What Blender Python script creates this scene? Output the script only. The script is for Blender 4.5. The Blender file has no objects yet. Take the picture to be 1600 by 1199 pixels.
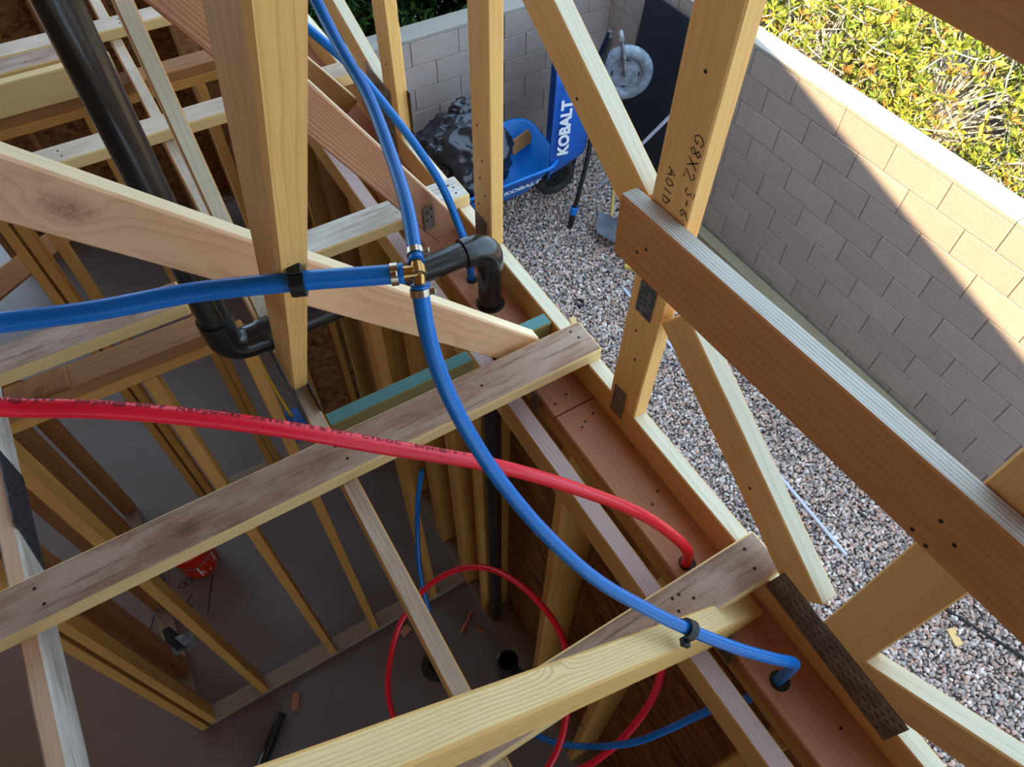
import bpy, bmesh, math, random
import numpy as np
from mathutils import Vector, Matrix
random.seed(7); rng = np.random.default_rng(7)
scene = bpy.context.scene
COL = scene.collection

# ------------------------------------------------------------------ camera
TH, YAW, RO = math.radians(54.19), math.radians(32.03), math.radians(1.147)
fw = Vector((math.sin(YAW)*math.cos(TH), math.cos(YAW)*math.cos(TH), -math.sin(TH)))
r0 = Vector((math.cos(YAW), -math.sin(YAW), 0)); u0 = r0.cross(fw)
rt = r0*math.cos(RO) + u0*math.sin(RO); up = u0*math.cos(RO) - r0*math.sin(RO)
cd = bpy.data.cameras.new('camera'); cam = bpy.data.objects.new('camera', cd); COL.objects.link(cam)
cd.sensor_width = 36.0; cd.lens = 36.0*1125.3/1600.0; cd.clip_start = .02
cam.matrix_world = Matrix(((rt.x, up.x, -fw.x, 0), (rt.y, up.y, -fw.y, 0), (rt.z, up.z, -fw.z, 4.15), (0, 0, 0, 1)))
scene.camera = cam

# ------------------------------------------------------------------ light
world = bpy.data.worlds.new('sky'); scene.world = world; world.use_nodes = True
bg = world.node_tree.nodes['Background']
bg.inputs[0].default_value = (.54, .76, 1.0, 1); bg.inputs[1].default_value = 3.0
sd = bpy.data.lights.new('sun', 'SUN'); sun = bpy.data.objects.new('sun', sd); COL.objects.link(sun)
sd.energy = 18.5; sd.angle = math.radians(.53); sd.color = (1, .80, .47)
sun.rotation_euler = Vector((1, 1, -1.16)).to_track_quat('-Z', 'Y').to_euler()
vs = scene.view_settings
vs.view_transform = 'Standard'; vs.look = 'None'; vs.exposure = 0.0; vs.gamma = 1.0; vs.use_curve_mapping = False

# ------------------------------------------------------------------ materials
def lin(c):
    return tuple(((v/255)/12.92 if v/255 <= .04045 else ((v/255+.055)/1.055)**2.4) for v in c) + (1,)
MATS = {}
def newmat(name, rough=.6, spec=.3):
    m = bpy.data.materials.new(name); m.use_nodes = True
    nt = m.node_tree; b = nt.nodes['Principled BSDF']
    b.inputs['Roughness'].default_value = rough
    b.inputs['Specular IOR Level'].default_value = spec
    MATS[name] = m
    return m, nt, b
def N(nt, t, **kw):
    n = nt.nodes.new(t)
    for k, v in kw.items(): setattr(n, k, v)
    return n
def math_n(nt, op, a, b=None):
    n = N(nt, 'ShaderNodeMath', operation=op)
    for i, v in enumerate((a, b)):
        if v is None: continue
        if isinstance(v, (int, float)): n.inputs[i].default_value = v
        else: nt.links.new(v, n.inputs[i])
    return n.outputs[0]
def ramp(nt, fac, stops):
    r = N(nt, 'ShaderNodeValToRGB'); nt.links.new(fac, r.inputs[0])
    e = r.color_ramp.elements
    while len(e) > 1: e.remove(e[-1])
    e[0].position, e[0].color = stops[0]
    for p, c in stops[1:]:
        x = e.new(p); x.color = c
    return r.outputs[0]
def mixc(nt, fac, a, b, mode='MIX'):
    n = N(nt, 'ShaderNodeMix', data_type='RGBA', blend_type=mode)
    for s, v in ((0, fac), (6, a), (7, b)):
        if isinstance(v, (int, float)): n.inputs[s].default_value = v
        elif isinstance(v, tuple): n.inputs[s].default_value = v
        else: nt.links.new(v, n.inputs[s])
    return n.outputs[2]
def coords(nt, scale=(1, 1, 1), rand=True):
    tc = N(nt, 'ShaderNodeTexCoord'); out = tc.outputs['Object']
    if rand:
        oi = N(nt, 'ShaderNodeObjectInfo'); c = N(nt, 'ShaderNodeCombineXYZ')
        nt.links.new(math_n(nt, 'MULTIPLY', oi.outputs['Random'], 37.0), c.inputs[0])
        v = N(nt, 'ShaderNodeVectorMath', operation='ADD'); nt.links.new(out, v.inputs[0]); nt.links.new(c.outputs[0], v.inputs[1]); out = v.outputs[0]
    base = out
    s = N(nt, 'ShaderNodeVectorMath', operation='MULTIPLY'); nt.links.new(out, s.inputs[0]); s.inputs[1].default_value = scale
    return base, s.outputs[0]
def scaled(nt, v, scale):
    s = N(nt, 'ShaderNodeVectorMath', operation='MULTIPLY'); nt.links.new(v, s.inputs[0]); s.inputs[1].default_value = scale
    return s.outputs[0]
def noise(nt, v, scale=1.0, detail=3, rough=.55):
    n = N(nt, 'ShaderNodeTexNoise'); nt.links.new(v, n.inputs['Vector'])
    n.inputs['Scale'].default_value = scale; n.inputs['Detail'].default_value = detail; n.inputs['Roughness'].default_value = rough
    return n.outputs[0]

def wood(name, light, dark, ring=.009, contrast=.5, knots=True, cy=.05, cz=.09, wob=.02, rough=.62, dirt=None, dirt_amt=.0, rnd=.10, cracks=0.0, knot_at=None):
    """sawn lumber: year rings cut through along the board's own x axis, fibre, knots"""
    m, nt, b = newmat(name, rough, .25)
    base, s1 = coords(nt, (1.3, 7, 7))
    low = noise(nt, s1, 1.0, 2)
    vor = N(nt, 'ShaderNodeTexVoronoi'); nt.links.new(scaled(nt, base, (2.3, 7.0, 7.0)), vor.inputs['Vector']); vor.inputs['Scale'].default_value = 1.0
    kd = vor.outputs['Distance']
    kn = N(nt, 'ShaderNodeMapRange', interpolation_type='SMOOTHSTEP'); nt.links.new(kd, kn.inputs[0])
    kn.inputs[1].default_value = .30; kn.inputs[2].default_value = .02; kn.inputs[3].default_value = 0; kn.inputs[4].default_value = 1
    tc = N(nt, 'ShaderNodeTexCoord'); sep = N(nt, 'ShaderNodeSeparateXYZ'); nt.links.new(tc.outputs['Object'], sep.inputs[0])
    y = math_n(nt, 'ADD', sep.outputs[1], cy); z = math_n(nt, 'ADD', sep.outputs[2], cz)
    r = math_n(nt, 'SQRT', math_n(nt, 'ADD', math_n(nt, 'MULTIPLY', y, y), math_n(nt, 'MULTIPLY', z, z)))
    r = math_n(nt, 'ADD', r, math_n(nt, 'MULTIPLY', math_n(nt, 'SUBTRACT', low, .5), wob*2))
    r = math_n(nt, 'ADD', r, math_n(nt, 'MULTIPLY', math_n(nt, 'SUBTRACT', noise(nt, scaled(nt, base, (4.5, 26, 26)), 1.0, 2), .5), ring*1.6))
    if knots: r = math_n(nt, 'ADD', r, math_n(nt, 'MULTIPLY', kn.outputs[0], .022))
    kd2 = None
    if knot_at:      # one big knot at (x0, axis, v0, radius) in the board's own coordinates
        x0, ax_, v0, kr = knot_at
        ddx = math_n(nt, 'MULTIPLY', math_n(nt, 'SUBTRACT', sep.outputs[0], x0), .62); ddv = math_n(nt, 'SUBTRACT', sep.outputs[ax_], v0)
        kd2 = math_n(nt, 'SQRT', math_n(nt, 'ADD', math_n(nt, 'MULTIPLY', ddx, ddx), math_n(nt, 'MULTIPLY', ddv, ddv)))
        kd2 = math_n(nt, 'ADD', kd2, math_n(nt, 'MULTIPLY', math_n(nt, 'SUBTRACT', noise(nt, scaled(nt, base, (40, 40, 40)), 1.0, 3), .5), kr*.5))
        g_ = math_n(nt, 'DIVIDE', kd2, kr*1.5)
        bell = math_n(nt, 'DIVIDE', 1.0, math_n(nt, 'ADD', 1.0, math_n(nt, 'POWER', g_, 3.0)))
        r = math_n(nt, 'ADD', r, math_n(nt, 'MULTIPLY', bell, kr*1.5))
    fr = math_n(nt, 'FRACT', math_n(nt, 'DIVIDE', r, ring))
    # early wood rising slowly to a dark late-wood line
    rg = ramp(nt, fr, [(0, (0, 0, 0, 1)), (.55, (.25, .25, .25, 1)), (.86, (1, 1, 1, 1)), (1, (0, 0, 0, 1))])
    fib = noise(nt, scaled(nt, base, (9, 420, 420)), 1.0, 3, .6)
    big = noise(nt, scaled(nt, base, (3, 14, 14)), 1.0, 3, .6)
    mod = noise(nt, scaled(nt, base, (2.2, 11, 11)), 1.0, 4, .6)
    f = math_n(nt, 'MULTIPLY', math_n(nt, 'MULTIPLY', rg, math_n(nt, 'ADD', math_n(nt, 'MULTIPLY', mod, 1.6), -.1)), contrast)
    f = math_n(nt, 'ADD', f, math_n(nt, 'MULTIPLY', math_n(nt, 'SUBTRACT', fib, .5), .45))
    f = math_n(nt, 'ADD', f, math_n(nt, 'MULTIPLY', math_n(nt, 'SUBTRACT', big, .5), .75))
    cl = N(nt, 'ShaderNodeClamp'); nt.links.new(f, cl.inputs[0])
    col = mixc(nt, cl.outputs[0], lin(light), lin(dark))
    oi = N(nt, 'ShaderNodeObjectInfo')
    v = math_n(nt, 'ADD', math_n(nt, 'MULTIPLY', oi.outputs['Random'], rnd*2), 1-rnd)
    hs = N(nt, 'ShaderNodeHueSaturation'); nt.links.new(v, hs.inputs['Value']); nt.links.new(col, hs.inputs['Color']); col = hs.outputs[0]
    if dirt:
        dm = noise(nt, scaled(nt, base, (5, 16, 16)), 1.0, 5, .7)
        dr = ramp(nt, dm, [(.42, (0, 0, 0, 1)), (.62, (1, 1, 1, 1))])
        col = mixc(nt, math_n(nt, 'MULTIPLY', dr, dirt_amt), col, lin(dirt))
    if cracks:
        ck = noise(nt, scaled(nt, base, (5, 130, 130)), 1.0, 3, .6)
        cr = ramp(nt, ck, [(.34, (1, 1, 1, 1)), (.40, (0, 0, 0, 1))])
        col = mixc(nt, math_n(nt, 'MULTIPLY', cr, cracks), col, lin((70, 54, 46)))
    if knots:
        k2 = N(nt, 'ShaderNodeMapRange', interpolation_type='SMOOTHSTEP'); nt.links.new(kd, k2.inputs[0])
        k2.inputs[1].default_value = .085; k2.inputs[2].default_value = .05; k2.inputs[3].default_value = 0; k2.inputs[4].default_value = .75
        col = mixc(nt, k2.outputs[0], col, lin(tuple(int(c*.42) for c in dark)))
    if kd2 is not None:
        kk = N(nt, 'ShaderNodeMapRange', interpolation_type='SMOOTHSTEP'); nt.links.new(kd2, kk.inputs[0])
        kk.inputs[1].default_value = kr*1.5; kk.inputs[2].default_value = kr*.35; kk.inputs[3].default_value = 0; kk.inputs[4].default_value = .45
        col = mixc(nt, kk.outputs[0], col, lin(tuple(int(c*.72) for c in dark)))
        sp_n = noise(nt, scaled(nt, base, (130, 130, 130)), 1.0, 3, .7)
        spots = math_n(nt, 'MULTIPLY', ramp(nt, sp_n, [(.54, (0, 0, 0, 1)), (.62, (1, 1, 1, 1))]), kk.outputs[0])
        col = mixc(nt, spots, col, lin(tuple(int(c*.5) for c in dark)))
    nt.links.new(col, b.inputs['Base Color'])
    bp = N(nt, 'ShaderNodeBump'); bp.inputs['Strength'].default_value = .25; bp.inputs['Distance'].default_value = .0015
    nt.links.new(math_n(nt, 'ADD', fib, math_n(nt, 'MULTIPLY', rg, .6)), bp.inputs['Height']); nt.links.new(bp.outputs[0], b.inputs['Normal'])
    return m

W_WEB   = wood('wood_web',   (236, 182, 108), (190, 130, 66), .012, .28)
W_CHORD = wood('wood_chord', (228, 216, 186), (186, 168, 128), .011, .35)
W_BEAM  = wood('wood_beam',  (204, 138, 80), (156, 92, 46), .016, .35, cy=.1, cz=.02)
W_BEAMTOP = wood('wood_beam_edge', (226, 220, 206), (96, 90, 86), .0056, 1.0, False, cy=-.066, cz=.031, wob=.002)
W_GREYTOP = wood('wood_weathered', (196, 170, 150), (120, 92, 74), .0036, .6, False, cy=.3, cz=.12, wob=.010, dirt=(140, 98, 70), dirt_amt=.7, rough=.8, cracks=.45)
W_J1 = wood('wood_weathered_knotty', (194, 166, 144), (122, 92, 72), .0036, .6, False, cy=.3, cz=.12, wob=.010, dirt=(146, 100, 70), dirt_amt=.75, rough=.8, cracks=.45, knot_at=(.346, 1, -.006, .015))
W_GREY2 = wood('wood_weathered_pale', (214, 206, 192), (150, 134, 116), .006, .5, True, cy=.02, cz=.12, wob=.03, dirt=(130, 102, 78), dirt_amt=.4, rough=.8, cracks=.45)
W_FRESH = wood('wood_fresh_edge', (232, 196, 134), (190, 146, 88), .008, .4, False)
W_PINK  = wood('wood_pink_fir', (232, 186, 142), (190, 128, 88), .012, .45, False, cy=.03, cz=.05, knot_at=(-.189, 1, .002, .021))
W_PINKTOP = wood('wood_chord_tan', (222, 186, 152), (190, 146, 110), .012, .3, False)
W_RED   = wood('wood_red_fir', (216, 158, 118), (150, 84, 56), .0062, .95, False, cy=.06, cz=.02, wob=.008)
W_PALE  = wood('wood_pale_edge', (244, 218, 174), (214, 172, 124), .01, .3, False)
W_YELLOW = wood('wood_yellow_pine', (255, 224, 160), (206, 154, 88), .0046, .8, False, cy=-.02, cz=.05, wob=.018, knot_at=(.20, 2, -.028, .012))
W_YELLOW2 = wood('wood_yellow_pine_side', (246, 196, 116), (206, 148, 78), .009, .4, False)
W_PLATE = wood('wood_plate_red', (190, 132, 98), (140, 88, 60), .016, .35, True, cy=.12, cz=.02)
W_TANTOP = wood('wood_pale_tan', (214, 192, 166), (160, 130, 104), .007, .5, False, cy=.1, cz=.1, wob=.02, dirt=(146, 114, 92), dirt_amt=.35, cracks=.25)
W_PURPLE = wood('wood_ledger_top', (214, 190, 184), (160, 128, 118), .006, .6, False)
W_TAN   = wood('wood_tan_side', (214, 162, 96), (166, 114, 60), .010, .4, False)
W_TEAL  = wood('wood_treated_teal', (92, 140, 138), (52, 88, 90), .006, .4, False)
W_TEAL2 = wood('wood_treated_side', (140, 128, 80), (96, 84, 46), .006, .5, False)
W_STUD  = wood('wood_stud', (198, 142, 70), (142, 90, 40), .011, .45)
W_STUD2 = wood('wood_stud_brown', (168, 116, 68), (112, 70, 38), .011, .45)
W_BOTTOM = wood('wood_bottom_plate', (150, 128, 108), (104, 84, 68), .011, .4)

def plain(name, c, rough=.5, metal=0.0, spec=.4, var=.0, vscale=8.0, bump=0.0, c2=None):
    m, nt, b = newmat(name, rough, spec); b.inputs['Metallic'].default_value = metal
    if var or c2:
        base, s = coords(nt, (1, 1, 1)); n = noise(nt, s, vscale, 5, .6)
        a = c2 or tuple(int(v*(1-var)) for v in c)
        col = mixc(nt, ramp(nt, n, [(.36, (0, 0, 0, 1)), (.64, (1, 1, 1, 1))]), lin(c), lin(a)); nt.links.new(col, b.inputs['Base Color'])
        if bump:
            bp = N(nt, 'ShaderNodeBump'); bp.inputs['Strength'].default_value = bump; bp.inputs['Distance'].default_value = .004
            nt.links.new(n, bp.inputs['Height']); nt.links.new(bp.outputs[0], b.inputs['Normal'])
    else: b.inputs['Base Color'].default_value = lin(c)
    return m
M_BLUE = plain('pex_blue', (0, 118, 206), .30, spec=.5)
M_RED  = plain('pex_red', (255, 32, 56), .32, spec=.5)
M_ABS  = plain('abs_black', (24, 25, 27), .2, spec=.6, c2=(40, 40, 40), vscale=14)
M_BRASS = plain('brass', (206, 160, 92), .28, 1.0)
M_STEEL = plain('steel_clamp', (196, 180, 158), .25, 1.0)
M_CLIP = plain('clip_plastic', (24, 25, 27), .4)
M_PLATE = plain('galvanised_plate', (142, 128, 112), .5, .3, c2=(110, 96, 82), vscale=20)
M_SLOT = plain('plate_slot', (84, 74, 64), .6, .2)
M_PLATE_B = plain('galvanised_bluish', (120, 128, 140), .45, .8, c2=(70, 76, 86), vscale=90)
M_TOOTH = plain('plate_tooth', (176, 176, 176), .35, .85)
M_INK  = plain('marker_ink', (28, 24, 22), .7)
M_PRINT = plain('pipe_print', (148, 10, 34), .6)
M_NAIL = plain('nail_dark', (52, 40, 32), .5, .5)
M_KOB  = plain('barrow_blue', (26, 92, 182), .4, c2=(40, 84, 160), vscale=5)
M_KOB2 = plain('barrow_blue_poly', (20, 118, 204), .42)
M_WHITE = plain('white_paint', (226, 232, 238), .5)
M_TYRE = plain('tyre_rubber', (40, 40, 42), .75, c2=(62, 60, 58), vscale=9)
M_HANDLE = plain('handle_black', (30, 32, 36), .45)
M_BAG  = plain('bag_black', (30, 33, 42), .24, spec=.6)
M_BOARD = plain('dark_panel', (34, 40, 48), .5, c2=(26, 30, 36), vscale=3)
M_GREYWHEEL = plain('dusty_wheel', (138, 148, 160), .7, c2=(98, 106, 116), vscale=14)
M_ZINC = plain('dusty_zinc', (158, 160, 162), .55, .5, c2=(96, 98, 98), vscale=40)
M_PVC  = plain('pvc_white', (206, 212, 232), .4)
M_BUCKET = plain('bucket_orange', (214, 44, 12), .45)
M_YWIRE = plain('yellow_cable', (206, 160, 24), .5)
M_CLOTH = plain('gray_sheet', (112, 118, 128), .8, var=.3)
M_LEAFROCK = plain('rock', (126, 108, 96), .85, var=.3, vscale=12)
M_TRUNK_D = plain('hedge_twig', (74, 62, 48), .85, c2=(54, 46, 36), vscale=12)
M_TRUNK = plain('twig', (206, 196, 180), .8, c2=(166, 152, 134), vscale=12)

def osb(name, c1, c2, c3):
    m, nt, b = newmat(name, .7, .2)
    base, s = coords(nt, (1, 1, 1))
    v = N(nt, 'ShaderNodeTexVoronoi'); v.inputs['Scale'].default_value = 26; v.inputs['Randomness'].default_value = 1
    w = N(nt, 'ShaderNodeVectorMath', operation='ADD'); n0 = N(nt, 'ShaderNodeTexNoise'); n0.inputs['Scale'].default_value = 9
    nt.links.new(scaled(nt, base, (1, .45, 1.6)), n0.inputs['Vector'])
    nt.links.new(scaled(nt, base, (1, .45, 1.6)), w.inputs[0]); nt.links.new(scaled(nt, n0.outputs['Color'], (.12, .12, .12)), w.inputs[1])
    nt.links.new(w.outputs[0], v.inputs['Vector'])
    sp = N(nt, 'ShaderNodeSeparateColor'); nt.links.new(v.outputs['Color'], sp.inputs[0])
    col = ramp(nt, sp.outputs[0], [(0, lin(c1)), (.45, lin(c2)), (.8, lin(c3)), (1, lin(c2))])
    nt.links.new(col, b.inputs['Base Color'])
    return m
M_OSB = osb('osb_sheathing', (128, 82, 44), (164, 112, 64), (98, 58, 32))

def concrete():
    m, nt, b = newmat('concrete_slab', .55, .35)
    base, s = coords(nt, (1, 1, 1), False)
    a = noise(nt, base, 1.3, 5, .6); d = noise(nt, base, 16, 4, .6); e = noise(nt, scaled(nt, base, (1, 1, 1)), .9, 3, .5)
    col = mixc(nt, ramp(nt, a, [(.35, (0, 0, 0, 1)), (.7, (1, 1, 1, 1))]), lin((130, 121, 118)), lin((118, 98, 86)))
    col = mixc(nt, math_n(nt, 'MULTIPLY', d, .35), col, lin((100, 92, 88)))
    # red-brown dirt tracked over the slab, thick in the corner by the outside wall
    sep = N(nt, 'ShaderNodeSeparateXYZ'); nt.links.new(base, sep.inputs[0])
    dx = math_n(nt, 'SUBTRACT', sep.outputs[0], .35); dy = math_n(nt, 'SUBTRACT', sep.outputs[1], 1.0)
    dist = math_n(nt, 'SQRT', math_n(nt, 'ADD', math_n(nt, 'MULTIPLY', dx, dx), math_n(nt, 'MULTIPLY', dy, dy)))
    k = math_n(nt, 'ADD', dist, math_n(nt, 'MULTIPLY', math_n(nt, 'SUBTRACT', e, .5), 1.6))
    k = math_n(nt, 'DIVIDE', k, 1.7)
    mk = ramp(nt, k, [(.25, (1, 1, 1, 1)), (.6, (.55, .55, .55, 1)), (.95, (0, 0, 0, 1))])
    col = mixc(nt, math_n(nt, 'MULTIPLY', mk, .85), col, lin((122, 84, 58)))
    nt.links.new(col, b.inputs['Base Color'])
    return m
M_SLAB = concrete()

def cmu(name, c1, c2, sp=False):
    m, nt, b = newmat(name, .9, .15)
    base, s = coords(nt, (1, 1, 1))
    a = noise(nt, base, 7, 4, .6); f = noise(nt, base, 160, 2, .5)
    col = mixc(nt, a, lin(c1), lin(c2))
    col = mixc(nt, ramp(nt, f, [(.30, (.55, .55, .55, 1)), (.45, (0, 0, 0, 1))]), col, lin(tuple(int(v*.6) for v in c2)))
    oi = N(nt, 'ShaderNodeObjectInfo'); hs = N(nt, 'ShaderNodeHueSaturation')
    nt.links.new(math_n(nt, 'ADD', math_n(nt, 'MULTIPLY', oi.outputs['Random'], .12), .94), hs.inputs['Value']); nt.links.new(col, hs.inputs['Color'])
    nt.links.new(hs.outputs[0], b.inputs['Base Color'])
    bp = N(nt, 'ShaderNodeBump'); bp.inputs['Strength'].default_value = .3; bp.inputs['Distance'].default_value = .003
    nt.links.new(f, bp.inputs['Height']); nt.links.new(bp.outputs[0], b.inputs['Normal'])
    return m
M_CMU = cmu('concrete_block', (176, 161, 152), (162, 147, 139))
M_MORTAR = cmu('mortar', (140, 124, 112), (122, 108, 98))
M_CAP = cmu('wall_cap', (168, 160, 150), (150, 142, 132))
M_DIRT = plain('gravel_bed', (140, 126, 118), .95, var=.35, vscale=30, bump=.5)
M_MULCH = plain('yard_mulch', (98, 80, 68), .95, var=.45, vscale=40, bump=.5)

def attr_mat(name, rough=.8, trans=0.0):
    m, nt, b = newmat(name, rough, .25)
    a = N(nt, 'ShaderNodeAttribute'); a.attribute_name = 'Col'; nt.links.new(a.outputs['Color'], b.inputs['Base Color'])
    return m
M_STONE = attr_mat('stone_mix', .85)
M_LEAF = attr_mat('leaf_mix', .55)

# ------------------------------------------------------------------ helpers
def tag(o, label=None, cat=None, group=None, kind=None):
    if label: o['label'] = label
    if cat: o['category'] = cat
    if group: o['group'] = group
    if kind: o['kind'] = kind
    return o
def empty(name, loc, label=None, cat=None, group=None, kind=None):
    o = bpy.data.objects.new(name, None); COL.objects.link(o); o.location = loc; o.empty_display_size = .1
    return tag(o, label, cat, group, kind)
def link(name, me, mats, parent=None, loc=(0, 0, 0), rot=None):
    """one mesh object; loc is in the world, parents are unrotated empties or meshes placed by wloc"""
    o = bpy.data.objects.new(name, me); COL.objects.link(o)
    if not isinstance(mats, (list, tuple)): mats = [mats]
    if len(me.materials) == 0:
        for m in mats: me.materials.append(m)
    mw = Matrix.Translation(Vector(loc))
    if rot is not None: mw = mw @ rot.to_4x4()
    o['_w'] = [v for row in mw for v in row]
    if parent is not None:
        o.parent = parent
        pw = parent.get('_w')
        pm = Matrix([pw[i*4:i*4+4] for i in range(4)]) if pw is not None else Matrix.Translation(parent.location)
        o.matrix_local = pm.inverted() @ mw
    else: o.matrix_local = mw
    return o
def mesh_from(name, verts, faces, smooth=False, mats=None, midx=None):
    me = bpy.data.meshes.new(name); me.from_pydata([tuple(v) for v in verts], [], faces); me.update()
    if mats:
        for m in mats: me.materials.append(m)
    if midx is not None:
        for p, i in zip(me.polygons, midx): p.material_index = i
    if smooth:
        for p in me.polygons: p.use_smooth = True
    return me
BOXC = {}
def box_mesh(lx, ly, lz, bev=.003, mats=None, top=None):
    key = (round(lx, 4), round(ly, 4), round(lz, 4), bev, tuple(m.name for m in mats) if mats else None, top)
    if key in BOXC: return BOXC[key]
    bm = bmesh.new(); bmesh.ops.create_cube(bm, size=1.0)
    for v in bm.verts: v.co = Vector((v.co.x*lx, v.co.y*ly, v.co.z*lz))
    if bev: bmesh.ops.bevel(bm, geom=bm.edges[:], offset=min(bev, lz*.3, ly*.3, lx*.3), segments=1, affect='EDGES', profile=.5)
    me = bpy.data.meshes.new('box'); 
    if mats:
        for m in mats: me.materials.append(m)
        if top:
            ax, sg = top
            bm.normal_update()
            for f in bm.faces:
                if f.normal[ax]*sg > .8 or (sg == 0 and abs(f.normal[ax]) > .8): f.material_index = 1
    bm.to_mesh(me); bm.free()
    BOXC[key] = me
    return me
def board(name, a, b, w, t, wdir, mats, parent=None, bev=.003, top=None):
    """lumber from end centre a to end centre b; local x = length, y = width along wdir, z = thickness"""
    a, b = Vector(a), Vector(b); x = (b-a); L = x.length; x.normalize()
    y = Vector(wdir); y = (y - x*y.dot(x)).normalized(); z = x.cross(y)
    if not isinstance(mats, (list, tuple)): mats = [mats]
    me = box_mesh(L, w, t, bev, mats, top)
    return link(name, me, mats, parent, (a+b)/2, Matrix((x, y, z)).transposed())
def block(name, x0, x1, y0, y1, z0, z1, mat, parent=None, bev=.003):
    me = box_mesh(x1-x0, y1-y0, z1-z0, bev, [mat])
    return link(name, me, mat, parent, ((x0+x1)/2, (y0+y1)/2, (z0+z1)/2))
def spline(pts, n=8):
    P = [Vector(p) for p in pts]; P = [P[0]*2-P[1]] + P + [P[-1]*2-P[-2]]; out = []
    for i in range(1, len(P)-2):
        p0, p1, p2, p3 = P[i-1:i+3]
        for k in range(n):
            t = k/n
            out.append(.5*((2*p1) + (p2-p0)*t + (2*p0-5*p1+4*p2-p3)*t*t + (3*p1-p0-3*p2+p3)*t**3))
    out.append(P[-2]); return out
def frames(path):
    T = []
    for i in range(len(path)):
        a = path[max(i-1, 0)]; b = path[min(i+1, len(path)-1)]; T.append((b-a).normalized())
    n = T[0].orthogonal().normalized(); F = []
    for t in T:
        n = (n - t*n.dot(t)).normalized(); F.append((t, n, t.cross(n)))
    return F
def tube_mesh(path, r, seg=14, caps=True, hollow=False, mat=None):
    F = frames(path); V = []; Fc = []
    rr = r if isinstance(r, (list, tuple)) else [r]*len(path)
    for p, (t, n, bb), q in zip(path, F, rr):
        for k in range(seg):
            a = 2*math.pi*k/seg; V.append(p + n*(math.cos(a)*q) + bb*(math.sin(a)*q))
    for i in range(len(path)-1):
        for k in range(seg):
            Fc.append((i*seg+k, i*seg+(k+1) % seg, (i+1)*seg+(k+1) % seg, (i+1)*seg+k))
    if caps:
        Fc.append(tuple(reversed(range(seg)))); Fc.append(tuple(range((len(path)-1)*seg, len(path)*seg)))
    me = mesh_from('tube', V, Fc, True); me.set_sharp_from_angle(angle=math.radians(50))
    return me
def tube(name, pts, r, mat, parent=None, n=8, seg=14, straight=False):
    path = [Vector(p) for p in pts] if straight else spline(pts, n)
    o = Vector(parent.location) if parent is not None and parent.get('_w') is None else path[0].copy()
    c = path[0].copy()
    me = tube_mesh([p-c for p in path], r, seg)
    return link(name, me, mat, parent, c)
def lathe_mesh(profile, seg=24, smooth=True):
    V = []; Fc = []
    for r, z in profile:
        for k in range(seg):
            a = 2*math.pi*k/seg; V.append((r*math.cos(a), r*math.sin(a), z))
    for i in range(len(profile)-1):
        for k in range(seg):
            Fc.append((i*seg+k, i*seg+(k+1) % seg, (i+1)*seg+(k+1) % seg, (i+1)*seg+k))
    me = mesh_from('lathe', V, Fc, smooth); me.set_sharp_from_angle(angle=math.radians(38)); return me
def axis_rot(z, xh=None):
    z = Vector(z).normalized(); x = Vector(xh) if xh is not None else z.orthogonal()
    x = (x - z*x.dot(z)).normalized(); y = z.cross(x)
    return Matrix((x, y, z)).transposed()
def text_mesh(s, size=1.0, bold=0.0, shear=0.0, spacing=1.0):
    c = bpy.data.curves.new('txt', 'FONT'); c.body = s; c.size = size; c.offset = bold; c.shear = shear; c.space_character = spacing
    c.align_x = 'CENTER'; c.align_y = 'CENTER'; c.resolution_u = 3
    o = bpy.data.objects.new('txt', c); COL.objects.link(o)
    bpy.context.view_layer.update()
    me = bpy.data.meshes.new_from_object(o.evaluated_get(bpy.context.evaluated_depsgraph_get()))
    bpy.data.objects.remove(o); bpy.data.curves.remove(c)
    return me
def strokes_mesh(strokes, width, depth=.0004):
    """pen strokes as flat ribbons in local xy"""
    V = []; Fc = []
    for st in strokes:
        P = [Vector((p[0], p[1], 0)) for p in st]
        for i, p in enumerate(P):
            d = (P[min(i+1, len(P)-1)] - P[max(i-1, 0)]).normalized(); nrm = Vector((-d.y, d.x, 0))*width/2
            k = len(V); V += [p+nrm, p-nrm]
            if i: Fc.append((k-2, k-1, k+1, k))
    return mesh_from('strokes', V, Fc)

ZC, ZP, ZJ, G = 2.772, 2.683, 2.810, -.07      # truss chord top, wall plate top, flat board top, yard level
T2, T4, T6 = .038, .090, .135                   # lumber thickness and widths

# ================================================================== SETTING
floor = block('floor', -5.5, .765, -4.5, 5.9, -.16, 0, M_SLAB, bev=0); tag(floor, 'grey concrete floor slab stained with brown dirt', 'floor', kind='structure')
me = mesh_from('g', [(.765, -7, G-.03), (16, -7, G-.03), (16, 14, G-.03), (.765, 14, G-.03), (-9, 14, G-.03), (-9, 5.9, G-.03), (.765, 5.9, G-.03)], [(0, 1, 2, 6), (6, 2, 3, 4, 5)])
ground = link('ground', me, M_DIRT); tag(ground, 'gravel covered ground of the side yard', 'ground', kind='structure')
me = mesh_from('g2', [(4.08, -3, 0.35), (12, -3, .35), (12, 9, .35), (4.08, 9, .35), (4.08, -3, -.3), (4.08, 9, -.3)], [(0, 1, 2, 3), (0, 3, 5, 4)])
yard = link('neighbour_yard', me, M_MULCH); tag(yard, 'dark mulch bed behind the sunlit block wall', 'ground', kind='structure')

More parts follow.
